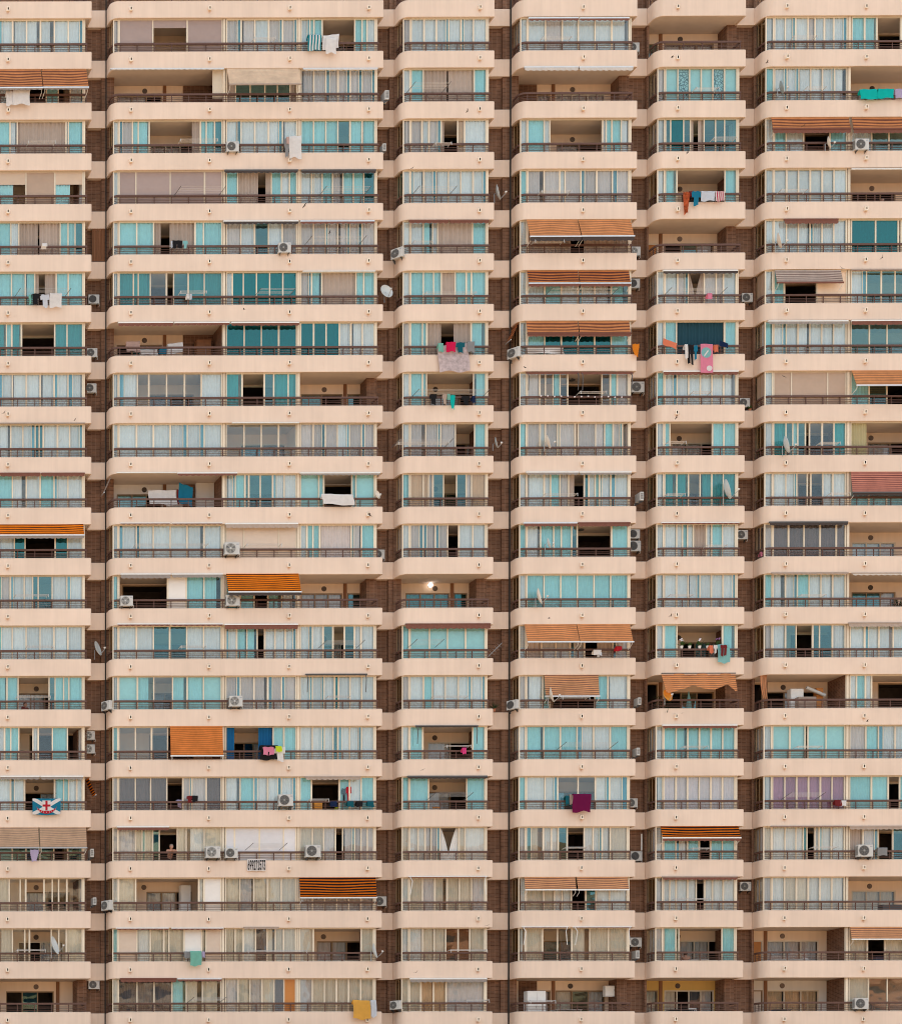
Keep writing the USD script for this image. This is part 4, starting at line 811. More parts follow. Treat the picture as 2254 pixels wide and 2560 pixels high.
ED, EDR = (.9, -.46, .22), (.93, -.36, .25)
for a in [(1243, 481, 38, ED, 'thin grey dish seen edge on before brick', 'dish_grey', .6), (965, 729, 36, (.25, -.9, .3), 'round pale dish facing the street', 'dish_grey', .5), (1239, 1107, 27, ED, 'small dish seen edge on before brick', 'dish_grey', .6), (1346, 1491, 40, (.82, -.55, .2), 'cream dish casting its reflection on the glass', 'dish_cream', -.2), (1370, 1358, 25, EDR, 'small dish below a rolled awning', 'dish_grey', -.2), (1368, 1105, 33, EDR, 'cream dish seen edge on', 'dish_cream', -.2),
          (243, 1622, 38, (.78, -.55, .3), 'oval grey dish before dark brick', 'dish_grey', .75), (1815, 1224, 50, EDR, 'big thin dish at the right end', 'dish_grey', -.2), (2070, 356, 28, ED, 'cream dish below the rust awnings', 'dish_cream', -.2), (1951, 218, 30, EDR, 'dark green dish at the left end', 'dish_dark', -.2), (1945, 602, 38, ED, 'white dish seen edge on', 'dish_cream', -.2), (1963, 1112, 42, EDR, 'tall thin dish seen edge on', 'dish_grey', -.2), (1377, 1738, 38, ED, 'white dish before a sand striped awning', 'dish_cream', -.2),
          (1667, 1739, 30, (.35, -.85, .3), 'orange dish under the torn awning', 'dish_orange', -.15), (135, 2365, 46, (.82, -.5, .28), 'large pale dish before the balcony', 'dish_grey', -.25), (935, 2378, 38, ED, 'grey blue dish at the right end', 'dish_grey', -.25), (943, 1237, 20, (.55, -.8, .2), 'small white dish at the rail end', 'dish_cream', 0.0)]:
    dish(*a)

# ---------------------------------------------------------------- clothes airers on the rails
def airer(x0, x1, y, up, desc):
    q0, q1 = P(x0, y, -.05), P(x1, y, -.05); o = np.array([q0[0], -.05, q0[2]]); w = max(.5, q1[0] - q0[0])
    path = thing('clothes_airer', f'{desc}, {at(.5 * (x0 + x1), y)}', 'clothes airer', o, group='clothes airers hooked on the railings')
    c = 'dark_grey' if up else 'grey_paint'
    for x in (0, w):
        m = MB()
        if up: m.tube([(x - .12, .15, -.12), (x, .0, 0), (x + .16, -.42, .20)], .016, 5)
        else: m.tube([(x, .14, -.02), (x, .0, 0), (x, -.38, .03), (x, -.40, -.14)], .018, 5)
        part(path, 'arm', m, c)
    m = MB()
    for j in range(5):
        t = (j + .5) / 5; p = np.array([.16 * t * (1 if up else 0), -.40 * t, (.20 if up else .03) * t]); m.tube([p, p + (w, 0, 0)], .0065, 4)
    part(path, 'lines', m, 'aluminium')
SD = ('dark armed clothes airer', 'folding clothes airer')
for i, a in enumerate([(631, 684, 102, 0), (1350, 1421, 100, 0), (1976, 2032, 98, 0), (1024, 1112, 222, 1), (1732, 1787, 227, 0), (2009, 2056, 225, 0), (68, 134, 361, 0), (447, 539, 356, 0), (1082, 1121, 364, 0), (1777, 1832, 351, 0), (440, 552, 482, 1), (803, 914, 482, 1), (1034, 1127, 482, 1), (1347, 1420, 484, 0), (1944, 2009, 481, 0), (767, 902, 606, 1), (1030, 1075, 609, 0), (1330, 1402, 608, 0), (40, 166, 737, 1),
                       (447, 511, 735, 0), (640, 726, 736, 1), (1059, 1183, 737, 0), (1365, 1530, 736, 1), (1662, 1800, 735, 1), (1033, 1210, 988, 1), (1443, 1507, 985, 0), (1725, 1770, 985, 0), (985, 1118, 1112, 1), (990, 1115, 1112, 0), (1663, 1705, 1110, 0), (2042, 2090, 1112, 0), (1356, 1435, 1240, 0), (1660, 1703, 1240, 0), (2068, 2114, 1238, 0), (335, 515, 1366, 0), (612, 698, 1366, 0), (1760, 1808, 1368, 0), (36, 117, 1492, 0), (1668, 1724, 1492, 0), (1994, 2055, 1492, 0),
                       (65, 130, 1620, 0), (448, 510, 1620, 0), (803, 898, 1614, 1), (1028, 1095, 1612, 1), (40, 122, 1745, 0), (815, 870, 1745, 0), (1078, 1163, 1745, 0), (1398, 1465, 1747, 0), (1110, 1170, 1868, 0), (1400, 1528, 1868, 1), (1702, 1760, 1870, 0), (1985, 2045, 1870, 0), (770, 815, 2002, 0), (1075, 1168, 1994, 1), (1960, 2045, 1994, 1), (620, 705, 2120, 1), (1408, 1460, 2122, 0), (1723, 1768, 2124, 0), (2025, 2085, 2121, 0), (1680, 1765, 2250, 0), (40, 110, 2378, 0), (615, 760, 2380, 0), (1120, 1210, 2378, 0), (473, 553, 2504, 1), (1318, 1380, 2505, 0), (1160, 1215, 2503, 0)]):
    airer(*a, SD[0] if a[3] else SD[1])

# ---------------------------------------------------------------- washing
SHAPES = {
    'rect': lambda u, v: True,
    'shirt': lambda u, v: (.2 < u < .8) or (v < .42 and (u <= .2 and v > .1 + (.2 - u) * 1.2 - .2 or u >= .8)),
    'trousers': lambda u, v: v < .32 and .08 < u < .92 or (.1 < u < .44) or (.56 < u < .9),
    'shorts': lambda u, v: v < .55 or u < .46 or u > .54,
    'scarf': lambda u, v: abs(u - .5) < .5 * (1 - .75 * max(0, v - .3)) }
def washing(x0, x1, y0, y1, col, shape, desc, y=-.14, flap=True, tilt=0.0, cat=None, name=None):
    q, e = P(x0, y0, y), P(x1, y1, y); w, h = e[0] - q[0], q[2] - e[2]; o = (q[0], y, q[2])
    name, cat = name or {'rect': 'hanging_cloth', 'shirt': 'shirt', 'trousers': 'trousers', 'shorts': 'shorts', 'scarf': 'scarf'}[shape], cat or {'rect': 'cloth', 'shirt': 'shirt', 'trousers': 'trousers', 'shorts': 'shorts', 'scarf': 'scarf'}[shape]
    nu, nv = (10, 8) if shape == 'rect' else (18, 14); ph, fr = rng.uniform(0, 6), rng.uniform(4, 9); keep = SHAPES[shape]
    V, idx, F, uv = [], {}, [], []
    def vert(i, j):
        if (i, j) not in idx:
            u, v = i / nu, j / nv; idx[(i, j)] = len(V)
            V.append((u * w + .03 * w * math.sin(v * 4 + ph), -.018 - .022 * (1 + math.sin(u * fr + ph + v)) * (.3 + v), -v * h * (1 + .05 * math.sin(u * 5 + ph)) + tilt * (u - .5) * h + .02 * h * math.sin(u * 11 + ph))); uv.append((v * h, u * w))
        return idx[(i, j)]
    for j in range(nv):
        for i in range(nu):
            if keep((i + .5) / nu, (j + .5) / nv): F.append((vert(i, j), vert(i, j + 1), vert(i + 1, j + 1), vert(i + 1, j)))
    if flap and shape == 'rect':                                # folded over the rail behind
        b = len(V); n = nu
        for j in range(3):
            for i in range(n + 1): u = i / n; V.append((u * w, .02 + .2 * (j > 0), .015 - .12 * j + tilt * (u - .5) * h)); uv.append((-.1 * j, u * w))
        for j in range(2):
            for i in range(n): F.append((b + j * (n + 1) + i, b + j * (n + 1) + i + 1, b + (j + 1) * (n + 1) + i + 1, b + (j + 1) * (n + 1) + i))
        for i in range(n): F.append((idx[(i, 0)], idx[(i + 1, 0)], b + i + 1, b + i))
    m = MB(); m.add(V, F)
    path = fresh('/World', name); COUNT[('/World', name)] -= 1
    path = part('/World', name, m, col, smooth=True, uv=uv)
    UsdGeom.Xformable(stage.GetPrimAtPath(path)).AddTranslateOp().Set(Gf.Vec3d(*map(float, o)))
    return tag(path, f'{desc}, {at(.5 * (x0 + x1), y0 + 8)}', cat, 'washing hung over the railings')

for a in [(769, 802, 87, 126, 'towel_tealwhite', 'rect', 'teal and white striped towel'), (806, 846, 87, 122, 'cloth_white', 'rect', 'crumpled white cloth beside striped towel', -.12, True, .15), (814, 840, 95, 134, 'cloth_white', 'rect', 'long white towel beside striped towel', -.2), (15, 34, 228, 264, 'cloth_white', 'rect', 'small white towel'), (33, 75, 224, 262, 'cloth_white', 'rect', 'large white sheet under striped awnings', -.2),
          (710, 724, 345, 395, 'cloth_grey', 'shirt', 'grey shirt beside a white sheet'), (716, 722, 342, 360, 'cloth_rose', 'rect', 'small pink cloth beside a white sheet', -.2), (723, 753, 340, 396, 'cloth_white', 'rect', 'long white sheet'), (105, 118, 608, 616, 'cloth_white', 'rect', 'tiny white cloth'), (430, 455, 601, 621, 'cloth_black', 'shorts', 'black shorts'), (456, 469, 602, 621, 'cloth_paleteal', 'shirt', 'pale blue garment beside black shorts'), (427, 433, 603, 620, 'cloth_bluewhite', 'rect', 'pale cloth left of black shorts'),
          (71, 80, 737, 760, 'cloth_mint', 'shirt', 'mint garment'), (78, 99, 734, 763, 'cloth_black', 'shirt', 'black shirt'), (101, 123, 737, 768, 'cloth_bluewhite', 'shirt', 'pale blue shirt'), (124, 154, 733, 769, 'cloth_white', 'rect', 'white towel beside pale blue shirt'), (466, 472, 735, 747, 'cloth_white', 'rect', 'small white sock'), (474, 479, 735, 750, 'cloth_bluewhite', 'rect', 'small pale sock'), (1768, 1779, 733, 748, 'cloth_pink', 'rect', 'small pink cloth'),
          (1706, 1722, 480, 536, 'cloth_floral', 'scarf', 'long brown flowered scarf'), (1722, 1733, 478, 492, 'cloth_maroon', 'rect', 'maroon cloth behind teal shirt', -.1), (1727, 1750, 478, 514, 'cloth_blue', 'shirt', 'deep blue shirt'), (1751, 1785, 478, 503, 'cloth_bluewhite', 'rect', 'white cloth between blue shirt and striped towel'), (1787, 1809, 478, 503, 'towel_redwhite', 'rect', 'red and white striped towel'), (2149, 2192, 223, 248, 'cloth_turquoise', 'rect', 'plain turquoise towel'), (2193, 2232, 222, 246, 'cloth_turquoise', 'rect', 'turquoise towel with crumpled edge'), (2237, 2262, 222, 246, 'cloth_lilac', 'rect', 'grey lilac towel'),
          (1096, 1172, 862, 929, 'cloth_patch', 'rect', 'large pastel patchwork blanket', -.13, True, .1), (1115, 1138, 855, 880, 'cloth_crimson', 'rect', 'crimson cloth over a patchwork blanket', -.24), (1139, 1162, 856, 883, 'cloth_darkteal', 'shirt', 'dark teal shirt over a patchwork blanket', -.24), (1168, 1186, 854, 881, 'cloth_grey', 'rect', 'grey cloth beside a patchwork blanket', -.2), (1095, 1108, 858, 880, 'cloth_mint', 'rect', 'pale green cloth beside a patchwork blanket', -.2),
          (1318, 1409, 866, 885, 'cloth_white', 'rect', 'wide white sheet inside the rail', .17, False), (1580, 1597, 860, 891, 'cloth_orange', 'scarf', 'orange cloth at the rail end'), (1656, 1690, 852, 868, 'cloth_coral', 'rect', 'red and white cloth on a slanting line', -.3, False, -.8), (1711, 1718, 861, 897, 'cloth_white', 'rect', 'narrow white garment beside black trousers'), (1716, 1733, 862, 911, 'cloth_black', 'trousers', 'black trousers'), (1733, 1742, 863, 900, 'cloth_blue', 'shirt', 'blue garment beside black trousers'), (1784, 1794, 862, 881, 'cloth_coral', 'rect', 'orange cloth beside the pink towel'), (1797, 1818, 855, 868, 'cloth_navy', 'rect', 'navy cloth on the line', -.3, False, -.6),
          (316, 350, 854, 880, 'cloth_rose', 'rect', 'dusty pink cloth inside the balcony', .6), (352, 394, 874, 888, 'cloth_white', 'rect', 'low white sheet inside the balcony', .5), (398, 416, 870, 886, 'cloth_blue', 'rect', 'blue cloth inside the balcony', .6), (418, 456, 858, 884, 'cloth_white', 'rect', 'white sheet over a rack inside the balcony', .6, True, .2), (1073, 1092, 986, 1012, 'cloth_black', 'shirt', 'black shirt on the line'), (1105, 1117, 985, 1012, 'cloth_tan', 'shirt', 'tan garment on the line'), (1118, 1125, 985, 1000, 'cloth_mint', 'rect', 'small mint cloth on the line'), (1125, 1137, 988, 1024, 'cloth_turquoise', 'scarf', 'turquoise garment hanging low'), (1153, 1174, 990, 1012, 'cloth_black', 'shirt', 'black garments at the right'), (1180, 1187, 990, 1008, 'cloth_navy', 'rect', 'navy garment at the line end'),
          (372, 441, 1226, 1262, 'cloth_white', 'rect', 'white sheet inside the balcony', .7, False), (441, 447, 1224, 1262, 'cloth_maroon', 'rect', 'maroon strip beside the white sheet', .7, False), (446, 481, 1213, 1262, 'cloth_blue', 'rect', 'navy sheet hung slanting', .7, False, -.25), (805, 884, 1236, 1262, 'cloth_white', 'rect', 'long white cloth over the rail', -.14, True, -.1),
          (1793, 1823, 1612, 1657, 'cloth_paleteal', 'rect', 'pale turquoise towel'), (1798, 1817, 1613, 1640, 'cloth_maroon', 'trousers', 'maroon trousers over turquoise towel', -.26), (1772, 1781, 1614, 1634, 'cloth_coral', 'rect', 'coral cloth'), (1782, 1792, 1613, 1634, 'cloth_white', 'shirt', 'small white shirt'), (1483, 1502, 1625, 1638, 'cloth_white', 'rect', 'white cloth'), (1539, 1553, 1616, 1627, 'cloth_red', 'rect', 'bright red cloth'), (1497, 1503, 1880 - 250, 1640, 'cloth_bluewhite', 'rect', 'tiny pale cloth beside the white one'),
          (650, 694, 1864, 1900, 'cloth_black', 'rect', 'large black cloth', -.12), (657, 684, 1868, 1888, 'cloth_pink', 'shorts', 'pink shorts over a black cloth', -.24), (689, 704, 1866, 1880, 'cloth_neon', 'rect', 'neon yellow cloth', -.24), (686, 713, 1869, 1904, 'cloth_white', 'shirt', 'white shirt beside pink shorts', -.16), (1155, 1165, 1870, 1886, 'cloth_hotpink', 'rect', 'small hot pink cloth'), (466, 482, 1990, 2008, 'cloth_maroon', 'shirt', 'dark red garment'), (480, 494, 1990, 2005, 'cloth_black', 'rect', 'black cap like cloth beside dark red garment', -.2), (440, 456, 2000, 2020, 'cloth_lilac', 'shirt', 'grey lilac garment inside the rail', .3),
          (1413, 1424, 1990, 2013, 'cloth_darkteal', 'rect', 'dark teal cloth behind the purple towel', -.1), (1422, 1432, 1987, 2012, 'cloth_tan', 'rect', 'brown cloth behind the purple towel', -.1), (1430, 1476, 1986, 2031, 'cloth_purple', 'rect', 'large deep purple towel', -.22), (2086, 2102, 2001, 2016, 'cloth_maroon', 'rect', 'maroon cloth before purple curtains'), (2100, 2114, 2002, 2016, 'cloth_white', 'rect', 'white cloth before purple curtains'), (75, 96, 2125, 2155, 'cloth_lilac', 'scarf', 'pale grey garment below tan awnings', -.2),
          (460, 476, 2380, 2396, 'cloth_grey', 'rect', 'grey cloth behind the mint towel', -.1), (475, 503, 2379, 2415, 'cloth_mint', 'rect', 'mint green towel', -.2), (504, 512, 2380, 2395, 'cloth_lilac', 'rect', 'lilac cloth beside mint towel'), (882, 925, 2502, 2548, 'cloth_yellow', 'rect', 'large yellow towel', -.2, True, -.05), (926, 940, 2502, 2543, 'cloth_bluewhite', 'rect', 'pale blue towel beside yellow towel', -.14), (2192, 2216, 2120, 2140, 'cloth_grey', 'rect', 'grey cloth beside an air conditioner'), (1900, 1908, 1380, 1392, 'cloth_pink', 'rect', 'small pink cloth on the side rail', .4)]:
    washing(*a)

def pink_towel():
    x0, x1, y0, y1, y = 1750, 1781, 860, 932, -.16
    q, e = P(x0, y0, y), P(x1, y1, y); w, h = e[0] - q[0], q[2] - e[2]
    p = thing('beach_towel', f'pink beach towel with turquoise disc, {where(7, "E")}', 'towel', q, group='washing hung over the railings')
    f = lambda u, v, d=0: (u * w, -.02 - .02 * math.sin(u * 5 + v * 2) - d, -v * h)
    part(p, 'cloth', MB().grid(np.array([[f(i / 8, j / 10) for i in range(9)] for j in range(11)])), 'cloth_pink', smooth=True)
    for name, cu, cv, ru, c in (('turquoise_disc', .46, .30, .42, 'cloth_paleteal'), ('white_disc', .72, .84, .22, 'cloth_white')):
        m = MB(); m.grid(np.array([[f(cu + ru * r * math.cos(t), cv + ru * r * math.sin(t) * w / h, .006) for t in np.linspace(0, 2 * math.pi, 21)] for r in (0.001, .5, 1)])); part(p, name, m, c)
    m = MB(); m.grid(np.array([[f(.25 + .35 * i / 5 + .05 * j, .40 - .2 * i / 5 + .05 * j, .011) for i in range(6)] for j in range(2)])); part(p, 'white_swirl', m, 'cloth_white')
pink_towel()

def flag():
    x0, x1, y0, y1, y = 81, 151, 1997, 2036, -.14
    q, e = P(x0, y0, y), P(x1, y1, y); w, h = e[0] - q[0], q[2] - e[2]
    p = thing('flag', f'blue flag with white diagonal cross and red emblem, {where(16, "A")}', 'flag', q)
    f = lambda u, v, d=0: (u * w, -.02 - .02 * math.sin(u * 8 + v * 2) - d, -v * h * (1 + .06 * math.sin(u * 3.1)))
    part(p, 'field', MB().grid(np.array([[f(i / 12, j / 8) for i in range(13)] for j in range(9)])), 'cloth_darkteal' if False else 'cloth_blue', smooth=True)
    m = MB()
    for s in (0, 1):
        m.grid(np.array([[f(t, min(1, max(0, (t if not s else 1 - t) + d)), .005 + .002 * s) for t in np.linspace(0, 1, 13)] for d in (-.13, .13)]))
    part(p, 'diagonal_cross', m, 'cloth_white')
    m = MB(); m.grid(np.array([[f(.35 + .3 * i / 4, .12 + .62 * j / 4, .011) for i in range(5)] for j in range(5)])); part(p, 'white_shield', m, 'cloth_white')
    m = MB(); m.grid(np.array([[f(.46 + .08 * i, .14 + .58 * j / 4, .015) for i in range(2)] for j in range(5)])); m.grid(np.array([[f(.36 + .28 * i / 4, .36 + .13 * j, .018) for i in range(5)] for j in range(2)])); part(p, 'red_cross', m, 'cloth_red')
    m = MB(); m.grid(np.array([[f(.5 + (.36 + .0 * j) * math.cos(t), .46 + (.30 + .16 * j) * math.sin(t), .022) for t in np.linspace(-.15, math.pi + .15, 15)] for j in range(2)])); part(p, 'red_ribbon', m, 'cloth_red')
    m = MB()
    for t in np.linspace(.5, math.pi - .5, 9): m.grid(np.array([[f(.5 + .36 * math.cos(t) + .014 * i, .46 + (.34 + .07 * j) * math.sin(t), .026) for i in (-.5, .5)] for j in range(2)]))
    part(p, 'ribbon_marks', m, 'cloth_white')
flag()

def banner():
    x0, x1, y0, y1, y = 618, 664, 2148, 2178, -.06
    q, e = P(x0, y0, y), P(x1, y1, y); w, h = e[0] - q[0], q[2] - e[2]
    p = thing('banner', 'white banner with black telephone number hung below the railing', 'sign', q)
    m = MB(); m.grid(np.array([[(w * i / 8, -.008 * math.sin(i * 1.3) - .005, -h * j / 3 * (1 + .02 * math.sin(i * 2.0))) for i in range(9)] for j in range(4)])); part(p, 'sheet', m, 'cloth_white', smooth=True)
    t = meshkit.text_mesh('699271573', .5, .006, bold=True); v = np.array(t.vertices); lo, hi = v.min(0), v.max(0)
    s = np.array([(w * .95) / (hi[0] - lo[0]), (h * .84) / (hi[1] - lo[1]), 1]); v = (v - lo) * s
    V = np.stack([v[:, 0] + w * .025, -.022 - v[:, 2], v[:, 1] - h * .93], 1); m = MB(); m.add(V, [tuple(f) for f in np.asarray(t.faces)]); part(p, 'numerals', m, 'cloth_black')
banner()

# ---------------------------------------------------------------- birds in flight
def bird(px, py, span, desc, yaw, roll, y):
    q = P(px, py, y); s = max(.28, span * .0227 * (122 + y) / 122); a = rng.uniform(.1, .7)
    p = thing('bird', f'{desc}, {at(px, py)}', 'bird', q, yaw, group='swifts flying past the tower')
    c, sn = math.cos(roll), math.sin(roll); R = lambda v: (v[0] * c - v[2] * sn, v[1], v[0] * sn + v[2] * c)
    m = MB(); m.tube([R((0, -.22 * s, 0)), R((0, -.14 * s, 0)), R((0, 0, 0)), R((0, .16 * s, 0)), R((0, .2 * s, 0))], [.012 * s, .05 * s, .065 * s, .025 * s, .012 * s], 8); part(p, 'body', m, 'bird_dark', smooth=True)
    for sgn in (-1, 1):
        pts = [(0, -.08, 0), (.18, -.12, a * .18), (.36, -.02, a * .30), (.5, .14, a * .34), (.34, .06, a * .28), (.17, .02, a * .16), (0, .05, 0)]
        top = [R((sgn * x * s, yy * s, z * s + .01 * s)) for x, yy, z in pts]; bot = [R((sgn * x * s, yy * s, z * s - .006 * s)) for x, yy, z in pts]
        m = MB(); n = len(pts); m.add(top + bot, [tuple(range(n)), tuple(range(2 * n - 1, n - 1, -1))] + [(i, (i + 1) % n, n + (i + 1) % n, n + i) for i in range(n)]); part(p, 'wing', m, 'bird_dark')
    m = MB()
    for sgn in (-1, 1): m.add([R(v) for v in ((0, .17 * s, .01 * s), (sgn * .03 * s, .18 * s, .01 * s), (sgn * .075 * s, .34 * s, 0), (sgn * .02 * s, .25 * s, 0), (0, .17 * s, -.01 * s))], [(0, 1, 2, 3), (4, 3, 2, 1)])
    part(p, 'tail', m, 'bird_dark')
for i, (px, py, sp) in enumerate([(1168, 277, 11), (1032, 419, 9), (1680, 142, 16), (1917, 155, 14), (1718, 381, 13), (2009, 313, 10), (761, 514, 15), (824, 582, 13), (610, 773, 13), (2205, 643, 13), (2104, 670, 9), (1691, 1043, 11), (1959, 941, 11), (187, 1050, 11), (10, 1032, 11), (1312, 919, 8), (925, 1289, 15), (1372, 1546, 11), (1676, 1540, 14), (1057, 1925, 11), (2167, 1804, 9), (1040, 2432, 10), (1218, 2314, 9)]):
    bird(px, py, sp, ('dark swift with swept wings', 'small dark swift banking', 'dark bird gliding')[i % 3], rng.uniform(0, 360), rng.uniform(-1.1, 1.1), rng.uniform(-3, -.8))

# ---------------------------------------------------------------- people
def body(joints, bones, name, parent, m, edge=.028):
    """One continuous skin round a skeleton: joints {name: (point, radius)}."""
    parts_ = []
    for a, b in bones:
        h = [mf.Manifold.sphere(joints[j][1], 16).translate([float(v) for v in joints[j][0]]) for j in (a, b)]
        parts_.append(mf.Manifold.batch_hull(h))
    M = mf.Manifold.batch_boolean(parts_, mf.OpType.Add).refine_to_length(edge)
    me = M.to_mesh(); import trimesh
    t = trimesh.Trimesh(np.array(me.vert_properties)[:, :3], np.array(me.tri_verts), process=True); trimesh.smoothing.filter_taubin(t, iterations=8)
    mm = MB(); mm.tm(t); return part(parent, name, mm, m, smooth=True)

def fingers(J, B, side, wrist, d, down):
    """A palm and five unequal, slightly curled fingers that leave the wrist along d."""
    d = np.array(d, float); d /= np.linalg.norm(d); dn = np.array(down, float); c = np.cross(d, dn); c /= np.linalg.norm(c); w = np.array(wrist)
    J[side + 'palm'] = (w + d * .06, .026); B.append((side + 'wrist', side + 'palm'))
    for i, (off, ln) in enumerate(((-.03, .068), (-.01, .078), (.01, .074), (.03, .058))):
        k0 = w + d * .085 + c * off; J[f'{side}k{i}'] = (k0, .011); J[f'{side}m{i}'] = (k0 + d * ln * .55 + dn * .01, .0095); J[f'{side}t{i}'] = (k0 + d * ln * .8 + dn * .045, .008)
        B += [(side + 'palm', f'{side}k{i}'), (f'{side}k{i}', f'{side}m{i}'), (f'{side}m{i}', f'{side}t{i}')]
    J[side + 'th0'] = (w + d * .035 - c * .035, .013); J[side + 'th1'] = (w + d * .075 - c * .055 + dn * .015, .010); B += [(side + 'palm', side + 'th0'), (side + 'th0', side + 'th1')]

def head(p, c, f, hair, r=.105):
    """Face features and hair round the head at c that looks along f."""
    c = np.array(c, float); f = np.array(f, float); f /= np.linalg.norm(f); s = np.cross(f, (0, 0, 1.0)); s /= np.linalg.norm(s); up = np.cross(s, f)
    m = MB()
    for sg in (-1, 1): m.sphere(c + f * r * .86 + s * sg * r * .36 + up * .01, .012, 5)
    part(p, 'eyes', m, 'black_plastic')
    m = MB(); m.sphere(c + f * r * .98 - up * .025, .017, 6, (1, 1, 1.5)); 
    for sg in (-1, 1): m.sphere(c + s * sg * r * .9 - up * .01, .026, 6, (.6, .8, 1.2))
    part(p, 'nose_and_ears', m, 'skin')
    m = MB(); m.box(*(c[0] - .025, c[0] + .025), *(sorted((c[1] + f[1] * r * .93, c[1] + f[1] * r * .96))), c[2] - .062, c[2] - .055); part(p, 'mouth', m, 'cloth_maroon')
    g = MB(); g.sphere(c + up * .03 - f * .025, r * 1.06, 10, (1, 1, 1)); V = np.array(g.v); keep = ((V - c) @ up > .02) | ((V - c) @ f < -.035); mm = MB()
    st = 0; faces = []
    for n in g.n:
        q = g.c[st:st + n]; st += n
        if keep[q].all(): faces.append(tuple(q))
    mm.add(g.v, faces); part(p, 'hair', mm, hair, smooth=True)

def leaning_man():
    x = P(427, 2130, .35)[0]; zf, zp = zt(17) - PH + SL, zt(17)
    p = thing('person', 'bare chested man leaning his forearms on the railing', 'person', (x, .5, zf)); J, B = {}, []
    def j(n, q, r): J[n] = ((q[0], q[1] - .5, q[2]), r)
    j('hip', (0, .62, .95), .13); j('belly', (0, .52, 1.10), .15); j('chest', (0, .38, 1.30), .145); j('neck', (0, .28, 1.45), .06); j('head', (0, .24, 1.58), .1); j('chin', (0, .19, 1.52), .06)
    B += [('hip', 'belly'), ('belly', 'chest'), ('chest', 'neck'), ('neck', 'head'), ('head', 'chin')]
    for s, n in ((-1, 'l'), (1, 'r')):
        j(n + 'sh', (s * .19, .34, 1.38), .065); j(n + 'el', (s * .27, .20, zp - zf + .56), .045); j(n + 'wrist', (s * .05, .10, zp - zf + .555), .03)
        j(n + 'th', (s * .10, .64, .90), .09); j(n + 'kn', (s * .12, .62, .48), .06); j(n + 'an', (s * .12, .68, .08), .042); j(n + 'toe', (s * .14, .50, .04), .035)
        B += [('chest', n + 'sh'), (n + 'sh', n + 'el'), (n + 'el', n + 'wrist'), ('hip', n + 'th'), (n + 'th', n + 'kn'), (n + 'kn', n + 'an'), (n + 'an', n + 'toe')]
        fingers(J, B, n, np.array(J[n + 'wrist'][0]), (-s * 1, -.25, 0), (0, -.6, -.8))
    body(J, B, 'body', p, 'skin', .02)
    head(p, J['head'][0], (0, -1, -.25), 'hair_grey')
    S = {n: (J[n][0], J[n][1] + .018) for n in ('hip', 'lth', 'rth')}
    for n in 'lr': a, b = np.array(J[n + 'th'][0]), np.array(J[n + 'kn'][0]); S[n + 'leg'] = (a + (b - a) * .55, .092)
    body(S, [('hip', 'lth'), ('hip', 'rth'), ('lth', 'lleg'), ('rth', 'rleg')], 'shorts', p, 'cloth_black')
leaning_man()

